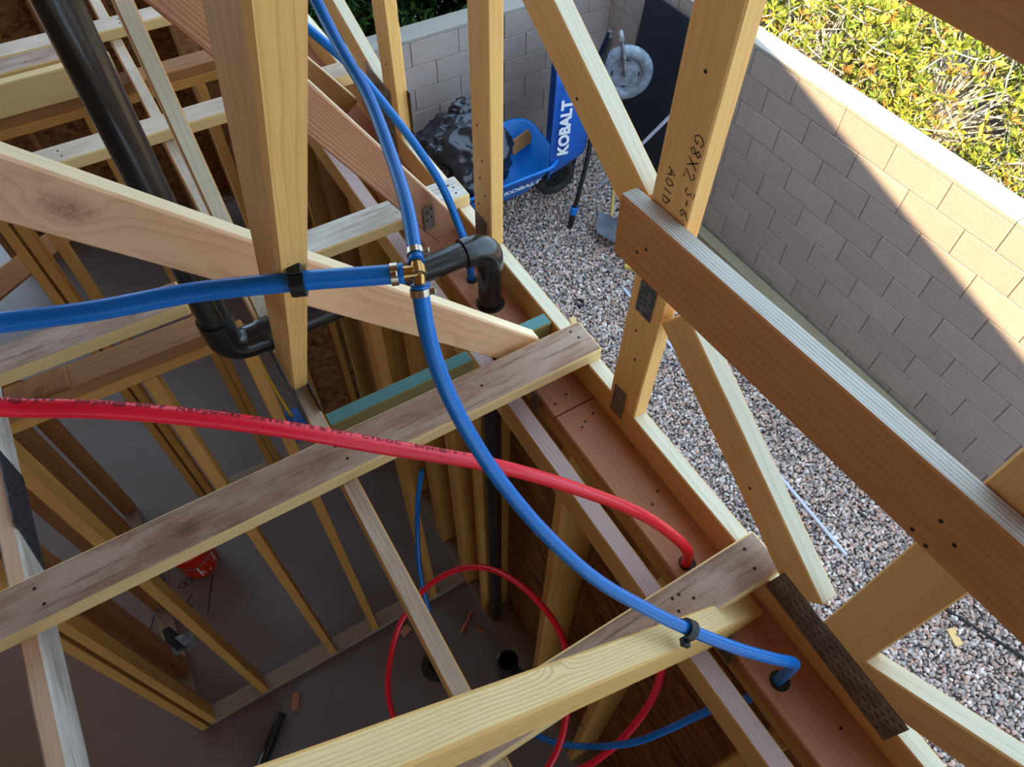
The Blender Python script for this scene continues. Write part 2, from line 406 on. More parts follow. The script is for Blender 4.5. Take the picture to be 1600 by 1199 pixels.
# roof deck over everything, rising along +y; its rake casts the slanting shadow on the block wall
PITCH = .294
def roofz(y): return 4.70 + PITCH*y
V = []
for dz in (0, -.05):
    for x, y in ((-6.9, -4.9), (1.10, -4.9), (1.10, 8.0), (-6.9, 8.0)): V.append((x, y, roofz(y)+.05+dz))
roof = link('roof', mesh_from('roof', V, [(0, 1, 2, 3), (7, 6, 5, 4), (0, 4, 5, 1), (1, 5, 6, 2), (2, 6, 7, 3), (3, 7, 4, 0)]), M_OSB)
tag(roof, 'sheathed roof deck overhead', 'roof', kind='structure')

# ---- block walls, laid block by block
BL, BH, BD, JT = .4064, .1900, .19, .006
def block_wall(name, label, origin, along, inward, length, courses, top):
    root = empty(name, origin, label, 'wall', kind='structure')
    o, a, n = Vector(origin), Vector(along), Vector(inward)
    R = Matrix((a, -n, Vector((0, 0, 1)))).transposed()
    z0 = top - courses*BH
    core = box_mesh(length, BD-.012, courses*BH-.006, 0, [M_MORTAR])
    link('mortar', core, M_MORTAR, root, o + a*(length/2) - n*(BD/2) + Vector((0, 0, z0+courses*BH/2)), R)
    nb = int(length/BL)
    for c in range(courses):
        off = 0 if c % 2 == 0 else BL/2
        if c % 2:
            hb = box_mesh(BL/2-JT, BD, BH-JT*.55, .004, [M_CMU])
            link('block', hb, M_CMU, root, o + a*(BL/4) - n*(BD/2) + Vector((0, 0, z0+(c+.5)*BH)), R)
        for i in range(nb):
            if (i+1)*BL+off > length+.01: continue
            link('block', box_mesh(BL-JT, BD, BH-JT*.55, .004, [M_CMU]), M_CMU, root, o + a*(off+(i+.5)*BL) - n*(BD/2+rng.uniform(-.0015, .0015)) + Vector((0, 0, z0+(c+.5)*BH)), R)
    nc = int(length/(BL*3))+1
    for i in range(nc):
        l = min(BL*3, length-i*BL*3)
        if l > .05: link('cap', box_mesh(l-.003, BD+.002, .03, .004, [M_CAP]), M_CAP, root, o + a*(i*BL*3+l/2) - n*(BD/2) + Vector((0, 0, top+.015)), R)
    return root
block_wall('wall_right', 'tan concrete block garden wall crossed by slanting sunlight', (3.87, 4.78, 0), (0, -1, 0), (-1, 0, 0), BL*16, 9, 1.535)
block_wall('wall_back', 'shaded grey concrete block wall behind the wheelbarrows', (3.87, 4.78, 0), (-1, 0, 0), (0, -1, 0), BL*8, 8, 1.30)
# ledge board at the foot of the right wall
lb = board('ledge_board', (3.80, 3.15, G+.03), (3.80, .68, G+.03), .10, .05, (1, 0, 0), wood('wood_old_ledge', (150, 140, 112), (112, 102, 78), .009, .4)); tag(lb, 'weathered board lying along the foot of the tan block wall', 'board')

# ---- outside wall of the house under the gable truss
XI, XO = .600, .752
we = empty('wall_exterior', (XI, 0, 0), 'framed outside wall with studs, red brown top plates and sheathing', 'wall', kind='structure')
for y0, y1 in ((-3.0, .757), (.760, 2.62), (2.62, 5.2)):
    board('top_plate', ((XI+XO)/2, y0, ZP-.019), ((XI+XO)/2, y1, ZP-.019), XO-XI, T2, (1, 0, 0), W_PLATE, we)
for y0, y1 in ((-3.0, 1.4), (1.4, 5.2)):
    board('top_plate', ((XI+XO)/2, y0, ZP-.057), ((XI+XO)/2, y1, ZP-.057), XO-XI, T2, (1, 0, 0), W_TAN, we)
board('bottom_plate', ((XI+XO)/2, -3, .019), ((XI+XO)/2, 5.2, .019), XO-XI, T2, (1, 0, 0), W_BOTTOM, we)
for y in (-1.2, -.82, -.44, -.06, .34, .70, 1.225, 1.43, 1.47, 1.73, 1.77, 2.10, 2.14, 2.48, 2.86, 3.24, 3.62, 4.0, 4.4, 4.8):
    board('stud', ((XI+XO)/2, y, .038), ((XI+XO)/2, y, ZP-.076), XO-XI, T2, (1, 0, 0), W_STUD if random.random() < .7 else W_STUD2, we)
for i in range(7):
    y = -3.0 + i*1.22
    block('sheathing_panel', XO, XO+.011, y, min(y+1.217, 5.2), -.05, ZP-.03, M_OSB, we, .001)

# ---- interior wall along x under the flat boards
YW = 1.44
wi = empty('wall_interior', (-.5, YW, 0), 'interior stud wall with doubled top plates', 'wall', kind='structure')
for z, m in ((ZP-.019, W_STUD2), (ZP-.057, W_STUD)):
    board('top_plate', (-3.2, YW+.043, z), (-.02, YW+.043, z), .086, T2, (0, 1, 0), m, wi)
board('bottom_plate', (-.92, YW+.043, .019), (XI, YW+.043, .019), .086, T2, (0, 1, 0), W_BOTTOM, wi)
for x in (.40, .03, -.225, -.615, -.90):
    board('stud', (x, YW+.043, .038), (x, YW+.043, ZP-.076), .086, T2, (0, 1, 0), W_STUD, wi)
board('stud', (-.955, YW+.043, .0), (-.955, YW+.043, ZP-.076), .086, T2, (0, 1, 0), W_STUD, wi)

# ---- second interior wall, running away along y on the left
wl = empty('wall_left', (-.98, 2.2, 0), 'left interior wall of doubled brown studs', 'wall', kind='structure')
for z in (ZP-.019, ZP-.057):
    board('top_plate', (-.97, YW+.09, z), (-.97, 4.9, z), .086, T2, (1, 0, 0), W_STUD2, wl)
board('bottom_plate', (-.97, YW+.09, .019), (-.97, 2.9, .019), .086, T2, (1, 0, 0), W_BOTTOM, wl)
for y in (1.56, 1.60, 1.78, 1.82, 2.2, 2.58, 2.9):
    board('stud', (-.97, y, .038), (-.97, y, ZP-.076), .086, T2, (1, 0, 0), W_STUD2, wl)

# ---- cross wall further back with header, the dark rooms behind it
wc = empty('wall_cross', (-.3, 2.70, 0), 'cross wall with a pale header and plates in the dark rooms', 'wall', kind='structure')
for z, m in ((ZP-.019, W_STUD2), (ZP-.057, W_STUD)):
    board('top_plate', (-3.2, 2.76, z), (.60, 2.76, z), .09, T2, (0, 1, 0), m, wc)
for x in (-.55, -.50, -.42, -.10, -.06, .30, .52):
    board('stud', (x, 2.76, .038), (x, 2.76, ZP-.076), .09, T2, (0, 1, 0), W_STUD, wc)
board('bottom_plate', (-.56, 2.76, .019), (.6, 2.76, .019), .09, T2, (0, 1, 0), W_BOTTOM, wc)
block('sheathing_panel', .31, .58, 2.81, 2.821, .0, ZP-.08, M_OSB, wc, .001)
wb = empty('wall_rear', (-1.5, 5.5, 0), 'rear outside wall with sheathing and an open doorway', 'wall', kind='structure')
for x0, x1 in ((-1.16, -.30), (-.30, .765), (-4.4, -2.1)):
    block('sheathing_panel', x0, x1, 5.58, 5.591, 0, ZP, M_OSB, wb, .001)
for x in (-1.17, -.98, -.6, -.2, .2, .55, -2.1, -2.5):
    board('stud', (x, 5.51, .038), (x, 5.51, ZP-.04), .135, T2, (0, 1, 0), W_STUD2, wb)
board('bottom_plate', (-4.4, 5.51, .019), (.7, 5.51, .019), .135, T2, (0, 1, 0), W_BOTTOM, wb)
board('top_plate', (-4.4, 5.51, ZP-.02), (.7, 5.51, ZP-.02), .135, T2, (0, 1, 0), W_STUD2, wb)

# ---- unseen house walls added for the light: left blocks it, front opening admits it
wo = empty('wall_outer_unseen', (-5.4, 0, 0), 'unseen sheathed outer wall added to block light from the left', 'wall', kind='structure')
for i in range(10):
    y0 = -4.5+i*1.04; y1 = y0+1.037
    block('sheathing_panel', -5.42, -5.40, y0, y1, 0, min(roofz(y0), roofz(y1))-.03, M_OSB, wo, .001)
wf_ = empty('wall_front_unseen', (0, -4.5, 0), 'unseen front wall added behind the camera, its wide opening letting in bounce light', 'wall', kind='structure')
for i in range(3):  # remaining bays left open so the sunlit floor bounces warm light in
    block('sheathing_panel', -5.4+i*1.23, -5.4+i*1.23+1.227, -4.52, -4.50, 0, ZP, M_OSB, wf_, .001)
board('top_plate', (-5.4, -4.43, ZP-.02), (.75, -4.43, ZP-.02), .135, T2, (0, 1, 0), W_STUD2, wf_)
for x in (-5.36, -4.2, -3.0, -1.74, .55, .70):
    board('stud', (x, -4.43, 0), (x, -4.43, ZP-.04), .135, T2, (0, 1, 0), W_STUD2, wf_)

# ================================================================== TRUSSES
def teeth_plate(name, parent, x, yz, mat=M_PLATE, rows=6, cols=4, face=-1):
    """nail plate on the x face of a truss: quad corners (y,z) in order, with pressed slots and stubs"""
    q = [Vector((0, y, z)) for y, z in yz]; c = sum(q, Vector())/4
    V = [Vector((0, p.y-c.y, p.z-c.z)) for p in q] + [Vector((face*.0022, p.y-c.y, p.z-c.z)) for p in q]
    Fc = [(0, 1, 2, 3), (7, 6, 5, 4)] + [(i, i+4, (i+1) % 4+4, (i+1) % 4) for i in range(4)]
    pl = link(name, mesh_from('plate', V, Fc), mat, parent, (x, c.y, c.z))
    TV = []; TF = []
    e1, e2 = (V[1]-V[0]), (V[3]-V[0])
    for i in range(cols):
        for j in range(rows):
            u_, w_ = (i+.5)/cols, (j+.45+.3*(i % 2))/(rows+.5)
            o = V[0]*(1-u_)*(1-w_) + V[1]*u_*(1-w_) + V[2]*u_*w_ + V[3]*(1-u_)*w_; a = e1*(.30/cols); b_ = e2*(.2/rows)
            k = len(TV); f = Vector((face*.0030, 0, 0)); g = Vector((face*.0018, 0, 0))
            TV += [o-a-b_+g, o+a-b_+g, o+a+b_+f, o-a+b_+f]; TF.append((k, k+1, k+2, k+3))
    link('slot', mesh_from('slots', TV, TF), M_SLOT, pl, (x, c.y, c.z))
    return pl
XA, XB = .714, .752; XM = (XA+XB)/2
gt = empty('gable_truss', (XM, .7, ZP), 'pale gable end truss standing on the outside wall plate', 'truss')
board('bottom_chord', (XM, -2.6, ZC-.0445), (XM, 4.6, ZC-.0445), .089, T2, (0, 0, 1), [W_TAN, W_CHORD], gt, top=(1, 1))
def web(y0, z0, y1, z1, parent, xm, mats, w=T4, t=T2, top=None):
    return board('web', (xm, y0, z0), (xm, y1, z1), w, t, (0, 1, 0) if abs(z1-z0) > abs(y1-y0) else (0, 0, 1), mats, parent, top=top)
web(.662, ZC, .662, 4.55, gt, XM, W_WEB, .092)                 # post with pen marks
web(1.306, ZC, 1.306, 4.8, gt, XM, W_WEB)
web(1.862, ZC, 1.862, 4.9, gt, XM, W_WEB)
web(.010, ZC, .010, 4.5, gt, XM, W_WEB, .09)
def slant(ya, za, yb, zb, off=0.045):
    """web whose lower edge runs from (ya,za) to (yb,zb)"""
    d = Vector((0, yb-ya, zb-za)).normalized(); n = Vector((0, -d.z, d.y)); n = n if n.z > 0 else -n
    return Vector((XM, ya, za))+n*off, Vector((XM, yb, zb))+n*off
a, b = slant(.760, 3.262, 1.85, 3.925); board('web', a, b, T4, T2, (0, 0, 1), [W_WEB, W_CHORD], gt, top=(1, 1))
a, b = slant(.125, ZC+.022, .614, 3.108, .048); board('web', a, b, .092, T2, (0, 0, 1), [W_WEB, W_CHORD], gt, top=(1, 1))
a, b = slant(1.93, 2.80, 2.9, 3.165); board('web', a, b, T4, T2, (0, 0, 1), [W_TAN, W_CHORD], gt, top=(1, 1))
a, b = slant(-.075, ZC+.0, -.95, 3.40, .046); board('web', a, b, T4, T2, (0, 0, 1), [W_TAN, W_CHORD], gt, top=(1, 0))
teeth_plate('nail_plate', gt, XA, [(.172, 2.756), (-.152, 2.724), (-.152, 2.824), (.160, 2.846)], M_PLATE, 4, 20)
teeth_plate('nail_plate', gt, XA, [(.685, 3.085), (.640, 3.085), (.640, 3.172), (.685, 3.165)], M_PLATE_B, 5, 3)
teeth_plate('nail_plate', gt, XA, [(.694, 2.720), (.652, 2.722), (.652, 2.825), (.694, 2.818)], M_PLATE, 6, 3)
teeth_plate('nail_plate', gt, XA, [(2.06, 2.70), (1.86, 2.70), (1.86, 2.915), (2.03, 2.925)], M_PLATE, 6, 5)
teeth_plate('nail_plate', gt, XA, [(1.345, 2.735), (1.285, 2.735), (1.285, 2.845), (1.345, 2.845)], M_PLATE, 6, 3)
teeth_plate('nail_plate', gt, XB, [(1.94, 2.70), (1.80, 2.70), (1.80, 2.93), (1.94, 2.93)], M_PLATE_B, 10, 4, 1)
# pen marks on the post
def marks():
    S = []; S2 = []; S3 = []
    def ch(paths, x, y, s, S=S):
        for p in paths: S.append([(x+px*s, y+py*s) for px, py in p])
    Gc = [[(.8, .8), (.5, 1), (.15, .8), (.05, .45), (.3, .1), (.65, .2), (.75, .5), (.5, .5)]]
    e8 = [[(.7, .8), (.4, 1), (.2, .78), (.5, .52), (.7, .25), (.4, 0), (.15, .22), (.45, .52), (.7, .8)]]
    Xc = [[(.05, 1), (.75, 0)], [(.75, 1), (.05, 0)]]
    two = [[(.1, .8), (.4, 1), (.7, .75), (.1, 0), (.8, 0)]]
    thr = [[(.1, 1), (.7, .95), (.35, .6), (.7, .35), (.45, .02), (.1, .12)]]
    dash = [[(.1, .45), (.6, .45)]]
    six = [[(.7, 1), (.2, .6), (.1, .2), (.45, 0), (.7, .25), (.3, .45)]]
    Ac = [[(0, 0), (.4, 1), (.75, 0)], [(.15, .4), (.65, .4)]]
    O = [[(.4, 1), (.1, .6), (.2, .1), (.5, 0), (.75, .45), (.4, 1)]]
    I = [[(.35, 1), (.35, 0)]]
    D = [[(.1, 1), (.1, 0), (.6, .2), (.7, .6), (.1, 1)]]
    h = .022
    for k, c in enumerate((Gc, e8, Xc, two)): ch(c, k*.021, 0, h)
    for k, c in enumerate((thr, dash, six)): ch(c, .092+k*.0215, .010, h*.95, S3)
    for k, c in enumerate((Ac, O, I, D)): ch(c, .086+k*.018, -.036, h*.85, S2)
    return strokes_mesh(S, .0021), strokes_mesh(S2, .0021), strokes_mesh(S3, .0021)
# the writing runs down the post and faces into the house
Rm = Matrix(((0, 0, -1), (0, -1, 0), (-1, 0, 0)))
MK1, MK2, MK3 = marks()
mk = link('pen_marks', MK3, M_INK, gt, (XA-.0008, .646, 3.511), Rm); tag(mk, 'handwritten 3-6 in black marker')
mk = link('pen_marks', MK2, M_INK, gt, (XA-.0008, .646, 3.511), Rm); tag(mk, 'handwritten A01D in black marker')
mk = link('pen_marks', MK1, M_INK, gt, (XA-.0008, .646, 3.511), Rm); tag(mk, 'handwritten G8X2 in black marker')

nt_ = empty('roof_truss', (.094, .5, ZC-.089), 'roof truss nearest the camera whose web carries the blue pipe clip', 'truss')
XN0, XN1 = .076, .112; XNM = (XN0+XN1)/2
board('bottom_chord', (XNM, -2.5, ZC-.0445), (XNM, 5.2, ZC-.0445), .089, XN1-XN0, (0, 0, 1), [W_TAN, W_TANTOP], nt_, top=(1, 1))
# web rising towards the camera: front edge line (y .388, z 3.958) -> (1.061, 2.806)
d = Vector((0, .388-1.061, 3.958-2.806)).normalized(); nb_ = Vector((0, d.z, -d.y)); nb_ = nb_ if nb_.y > 0 else -nb_
pa = Vector((XNM, 1.061, 2.806)) + nb_*.045 - d*.03; pb = Vector((XNM, .388, 3.958)) + nb_*.045 + d*.55
board('web', pa, pb, .090, XN1-XN0, nb_, [W_TAN, W_YELLOW2], nt_, bev=.004, top=(1, 0))
board('web', (XNM, 1.20, ZC), (XNM, 1.92, 3.93), .070, XN1-XN0, (0, 1, 0), [W_TAN, W_CHORD], nt_, top=(1, 0))
for x, f in ((XN0, -1), (XN1, 1)):
    teeth_plate('nail_plate', nt_, x, [(1.30, 2.70), (1.00, 2.70), (1.00, 2.80), (1.30, 2.80)], M_PLATE_B, 5, 9, f)
    TV = []; TF = []
    for i in range(10):
        y = 1.015 + i*.012; k = len(TV); x1 = f*.004
        TV += [(0, y, ZC+.000), (x1, y, ZC+.001), (x1, y+.006, ZC+.001), (0, y+.006, ZC), (0, y, ZC+.010), (x1, y, ZC+.010), (x1, y+.006, ZC+.010), (0, y+.006, ZC+.010)]
        TF += [(k, k+1, k+2, k+3), (k+7, k+6, k+5, k+4), (k, k+4, k+5, k+1), (k+1, k+5, k+6, k+2), (k+2, k+6, k+7, k+3), (k+3, k+7, k+4, k)]
    link('plate_teeth', mesh_from('teeth', [Vector(v)-Vector((0, 1.08, ZC)) for v in TV], TF), M_TOOTH, nt_, (x, 1.08, ZC))

XR = -.551
rtz = empty('roof_truss', (XR, .5, ZC-.089), 'roof truss whose pale bottom chord shows at the lower left', 'truss')
board('bottom_chord', (XR, -2.5, ZC-.0445), (XR, 5.2, ZC-.0445), .089, .038, (0, 0, 1), [W_GREY2, W_PINKTOP], rtz, bev=.005, top=(1, 1))
pl_ = teeth_plate('nail_plate', rtz, XR+.019, [(1.235, ZC-.085), (.975, ZC-.085), (1.06, ZC+.012), (1.26, ZC+.012)], M_PLATE_B, 7, 11, 1); tag(pl_, 'bluish punched metal plate')

# ================================================================== BOARDS NAILED ON THE TRUSSES
def nails(parent, pts, axis=None):
    for p in pts: link('nail', NAILME, M_NAIL, parent, p, axis_rot(axis) if axis else None)
NAILME = lathe_mesh([(0, .0012), (.0030, .0010), (.0036, 0)], 8); NAILME.materials.append(M_NAIL)
def flat(name, x0, x1, y0, y1, label, mats, z=ZJ, nl=()):
    o = board(name, (x0, (y0+y1)/2, z-.019), (x1, (y0+y1)/2, z-.019), y1-y0, T2, (0, 1, 0), mats, top=(2, 1), bev=.004)
    tag(o, label, 'board')
    nails(o, [(x, y, z) for x, y in nl])
    return o
GW, GW2 = [W_FRESH, W_GREYTOP], [W_FRESH, W_GREY2]
cb1 = flat('cross_board', -1.9, .752, .797, .900, 'long weathered cross board under the red pipe', [W_FRESH, W_J1], nl=[(.715, .88), (.722, .855), (.45, .85), (.10, .87), (.11, .83), (-.51, .87), (-.50, .83)])
flat('cross_board', -1.9, .742, .172, .262, 'weathered cross board beneath the bright yellow brace', GW, nl=[(.70, .24), (.69, .20), (.55, .215), (.53, .235), (.51, .21), (.515, .235)])
flat('cross_board', .13, .752, 1.446, 1.542, 'pale weathered cross board ending above the truss chord by the black pipe', GW2, nl=[(.715, 1.51), (.725, 1.495), (.72, 1.47)])
flat('cross_board', -1.6, -.055, 1.436, 1.532, 'knotty board end lying just under the left blue pipe', [W_FRESH, W_GREYTOP])
flat('cross_board', -1.6, .742, 2.172, 2.264, 'cross board passing behind the tall black vent pipe', [W_FRESH, W_TANTOP], nl=[(-.20, 2.20), (-.205, 2.23)])
flat('cross_board', -1.6, .60, 2.850, 2.945, 'upper cross board at the top left behind the vent pipe', [W_FRESH, W_TANTOP], nl=[(.13, 2.88), (.132, 2.91)])
flat('cross_board', -1.6, .02, 2.745, 2.845, 'brown nailed board beside the upper cross board at top left', [W_FRESH, W_GREYTOP], nl=[(-.2, 2.78), (-.1, 2.77)])
hd = board('header_board', (-1.6, 2.70, ZJ-.055), (.05, 2.70, ZJ-.055), .11, T2, (0, 0, 1), W_FRESH); tag(hd, 'pale header board on edge at the top left', 'board')

def brace(name, xa, za, xb, zb, y0, y1, label, mats, w=.089, top=(1, 1)):
    """board in a plane of constant y whose UPPER edge runs from (xa,za) to (xb,zb)"""
    d = Vector((xb-xa, 0, zb-za)).normalized(); n = Vector((-d.z, 0, d.x)); n = n if n.z > 0 else -n
    a = Vector((xa, (y0+y1)/2, za)) - n*w/2; b = Vector((xb, (y0+y1)/2, zb)) - n*w/2
    o = board(name, a, b, w, y1-y0, n, mats, top=top, bev=.004); tag(o, label, 'brace'); return o
bl = brace('diagonal_brace', -.55, 4.045, .652, 2.783, .915, .953, 'pinkish diagonal brace with a big knot crossing behind the front web', [W_PINK, W_PALE])
brace('diagonal_brace', -.02, 3.90, .700, 2.765, 1.40, 1.438, 'reddish coarse grained diagonal brace beneath the upper blue pipe', [W_RED, W_PALE])
brace('diagonal_brace', -.62, 3.944, .708, 2.683, .137, .186, 'bright yellow pine brace across the bottom foreground', [W_YELLOW2, W_YELLOW])
brace('diagonal_brace', .10, 3.58, .700, 2.742, 2.12, 2.158, 'brown diagonal brace ending at the plate behind the upper blue pipes', [W_STUD2, W_PALE])
# horizontal brown beams on the inside of the gable posts
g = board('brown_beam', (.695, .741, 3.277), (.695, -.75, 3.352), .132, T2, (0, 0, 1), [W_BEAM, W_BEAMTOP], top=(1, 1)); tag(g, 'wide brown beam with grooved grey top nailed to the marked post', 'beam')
nails(g, [(.6757, .655, 3.285), (.6757, .675, 3.262), (.6757, .05, 3.315), (.6757, .02, 3.30), (.6757, .065, 3.262), (.6757, .04, 3.258)], (-1, 0, 0))
nails(gt, [(XA, 1.32, 3.12), (XA, 1.30, 3.03), (XA, 1.315, 2.97), (XA, 1.29, 2.93), (XA, 1.325, 2.88), (XA, .67, 3.03), (XA, .655, 2.95), (XA, .94, 3.40), (XA, .30, 2.955), (XA, 1.86, 3.0), (XA, .655, 3.60)], (-1, 0, 0))
nails(we, [(.66, .80, ZP), (.62, .79, ZP), (.685, .72, ZP), (.655, .71, ZP), (.64, .70, ZP), (.66, .45, ZP), (.69, .47, ZP), (.635, .40, ZP), (.68, -.10, ZP), (.65, -.25, ZP)])
g2 = board('brown_beam', (.695, 1.2, 3.882), (.695, -.9, 3.882), .135, T2, (0, 0, 1), W_BEAM); tag(g2, 'dark brown beam at the top right corner', 'beam')
# ledger along the wall
lg = board('ceiling_ledger', (.5385, -2.5, ZP-.045), (.5385, 5.1, ZP-.045), .09, .043, (0, 0, 1), [W_TAN, W_PURPLE], top=(1, 1)); tag(lg, 'ledger with purplish top running beside the wall plates', 'ledger')
# treated blocking
t1 = board('blocking', (.113, .968, ZC-.045), (.483, .968, ZC-.045), .09, T2, (0, 0, 1), [W_TEAL2, W_TEAL], top=(1, 1)); tag(t1, 'teal stained treated block between truss and ledger', 'blocking')
t2 = board('blocking', (.575, .974, ZC-.045), (.713, .974, ZC-.045), .088, T2, (0, 0, 1), [W_TEAL2, W_TEAL], top=(1, 1)); tag(t2, 'short teal treated block beside the truss chord by the black pipe', 'blocking')
# metal hangers on the plates
def hanger(loc, rz, label, s=1.0):
    root = empty('metal_tie', loc, label, 'bracket')
    R = Matrix.Rotation(rz, 3, 'Z')
    link('upright_flange', box_mesh(.032*s, .0016, .075*s, 0, [M_PLATE]), M_PLATE, root, Vector(loc)+Vector((0, 0, .01)), R)
    link('side_flange', box_mesh(.0016, .03*s, .06*s, 0, [M_PLATE]), M_PLATE, root, Vector(loc)+R@Vector((-.016*s, .015*s, -.005)), R)
    for dx, dz in ((-.006, .02), (.008, .03), (-.008, -.005), (.007, 0)):
        link('nail', NAILME, M_NAIL, root, Vector(loc)+R@Vector((dx, -.001, .01+dz)), R @ Matrix.Rotation(math.pi/2, 3, 'X'))
    return root
hanger((.590, .835, ZP-.03), math.pi/2*3, 'small metal tie on the plate under the long cross board')
hanger((.590, .115, ZP-.01), math.pi/2*3, 'small metal tie on the plate under the yellow brace')
hanger((.598, 1.395, 2.82), .1, 'small metal tie on the red brace above the black pipe')
# dark OSB block and strap on the interior wall plate
ob = block('osb_block', -.53, -.385, YW+.004, YW+.078, ZP, ZP+.011, M_OSB); tag(ob, 'square scrap of strand board on the interior wall plate', 'board')
st = block('metal_strap', -.66, -.535, YW+.012, YW+.066, ZP, ZP+.003, M_PLATE_B, bev=.0005); tag(st, 'short galvanised strap on the interior wall plate', 'bracket')

# loose diagonal brace in the left room
db = empty('double_brace', (-.7, 3.2, 1.0), 'doubled dark brown brace slanting through the left room', 'brace')
board('plank', (-.86, 2.83, 1.90), (-.34, 3.52, 1.66), .10, .04, (.5, -.45, .7), W_STUD2, db)
board('plank', (-.80, 2.79, 1.96), (-.28, 3.48, 1.72), .05, .09, (.5, -.45, .7), W_STUD2, db)

# ================================================================== PIPES
R1 = .0114
bp = empty('blue_water_pipe', (.217, .555, 3.554), 'thick blue water pipe with brass tee, clipped to the front web', 'pipe')
TEE = Vector((.217, .555, 3.554))
main = tube('tube', [(-2.3, 1.0, 3.66), (-1.4, .93, 3.655), (-.90, .87, 3.64), (-.64, .815, 3.612), (-.48, .775, 3.590), (-.34, .742, 3.573), (-.203, .710, 3.557), (-.112, .679, 3.555), (-.015, .651, 3.556), (.093, .608, 3.556), (.155, .582, 3.554), (.199, .5625, 3.5535)], R1, M_BLUE, bp, seg=20)
UPP = [(.2215, .567, 3.560), (.250, .648, 3.569), (.274, .742, 3.574), (.295, .852, 3.588), (.299, .940, 3.606), (.303, 1.016, 3.630), (.304, 1.10, 3.68), (.30, 1.26, 3.79), (.28, 1.6, 3.98), (.25, 2.3, 4.2)]
upb = tube('tube', UPP, .0086, M_BLUE, bp, seg=18)
DNP = [(.2115, .543, 3.544), (.203, .515, 3.495), (.202, .486, 3.440), (.211, .451, 3.372), (.233, .400, 3.287), (.268, .335, 3.200), (.318, .264, 3.114), (.380, .202, 3.044), (.437, .151, 2.988), (.509, .093, 2.928), (.575, .050, 2.875), (.616, .032, 2.832), (.634, .026, 2.780), (.639, .026, 2.60), (.640, .040, 2.42), (.637, .069, 2.216), (.588, .099, 1.969), (.523, .128, 1.839), (.462, .194, 1.609), (.394, .263, 1.503), (.347, .341, 1.408), (.259, .554, 1.135), (.221, .82, .975), (.235, .958, 1.003), (.254, 1.056, 1.132), (.282, 1.146, 1.26), (.334, 1.242, 1.4), (.377, 1.287, 1.567), (.422, 1.311, 1.722)]
dnb = tube('tube', DNP, .0103, M_BLUE, bp, seg=18)
UPD, DND, MND = Vector((.026, .075, .010)).normalized(), Vector((-.010, -.030, -.050)).normalized(), Vector((-.060, .024, .0)).normalized()
tee = tube('tee_fitting', [TEE+UPD*.024, TEE, TEE+DND*.024], .0072, M_BRASS, bp, n=4)
link('branch', tube_mesh([Vector((0, 0, 0)), MND*.020], .0082, 14), M_BRASS, tee, TEE)
link('collar', lathe_mesh([(0, -.006), (.0094, -.006), (.0094, .006), (0, .006)], 16), M_BRASS, tee, TEE, axis_rot(UPD))
def clamp(c, ax, r, parent, ear):
    z = Vector(ax).normalized(); R = axis_rot(z, ear)
    me = lathe_mesh([(r, -.0042), (r+.0016, -.0042), (r+.0016, .0042), (r, .0042), (r, -.0042)], 22)
    cl = link('clamp_ring', me, M_STEEL, parent, c, R)
    link('clamp_ear', box_mesh(.008, .007, .0075, .001, [M_STEEL]), M_STEEL, cl, Vector(c) + (R @ Vector((1, 0, 0)))*(r+.004), R)
    return cl
camdir = (Vector((0, 0, 4.15))-TEE).normalized()
clamp(TEE+MND*.027, MND, R1+.0004, tee, camdir)
def on_path(pts, k):
    p = spline(pts, 8); return p[k], (p[k+1]-p[k]).normalized()
pu, tu = on_path(UPP, 1); clamp(pu, tu, .0088, tee, rt)
pd, td = on_path(DNP, 1); clamp(pd, td, .0105, tee, rt)
for d_, k_, r in ((UPD, .0145, .0088), (DND, .0165, .0104), (MND, .0185, R1)):
    link('pipe_end_ring', lathe_mesh([(.006, -.002), (r+.0010, -.002), (r+.0010, .002), (.006, .002)], 18), M_BLUE, tee, TEE+d_*k_, axis_rot(d_))

def pipe_clip(loc, ax, out, r, label):
    """black plastic hook clamp round a pipe: open half ring with a flat back leg and a nail boss"""
    root = empty('pipe_clip', loc, label, 'clip')
    z = Vector(ax).normalized(); R = axis_rot(z, out)
    V = []; Fc = []; n = 12; w = .008; ri, ro = r+.0006, r+.0065
    for i in range(n+1):
        a = math.radians(-115+230*i/n)
        for rr_, zz in ((ri, -w), (ro, -w), (ro, w), (ri, w)): V.append((rr_*math.cos(a), rr_*math.sin(a), zz))
    for i in range(n):
        for k in range(4): Fc.append((i*4+k, i*4+(k+1) % 4, (i+1)*4+(k+1) % 4, (i+1)*4+k))
    Fc += [(3, 2, 1, 0), tuple(range(n*4, n*4+4))]
    link('hook', mesh_from('hook', V, Fc), M_CLIP, root, loc, R)
    link('arm', box_mesh(.012, .008, .016, .0012, [M_CLIP]), M_CLIP, root, Vector(loc)+R@Vector((-.010, -r-.006, 0)), R)
    b = link('nail_boss', box_mesh(.010, .014, .016, .0012, [M_CLIP]), M_CLIP, root, Vector(loc)+R@Vector((-.012, r+.007, 0)), R)
    link('nail_head', NAILME, M_STEEL, b, Vector(loc)+R@Vector((-.0065, r+.007, 0)), axis_rot(R@Vector((1, 0, 0))))
    return root
pipe_clip((.093, .608, 3.556), (.108, -.043, .0), (0, -.863, -.504), R1, 'black hook clip holding the blue pipe on the front web')
pipe_clip((.437, .151, 2.988), (.067, -.055, -.06), (.5, -.1, .85), .0103, 'black hook clip holding the blue pipe on the yellow brace')

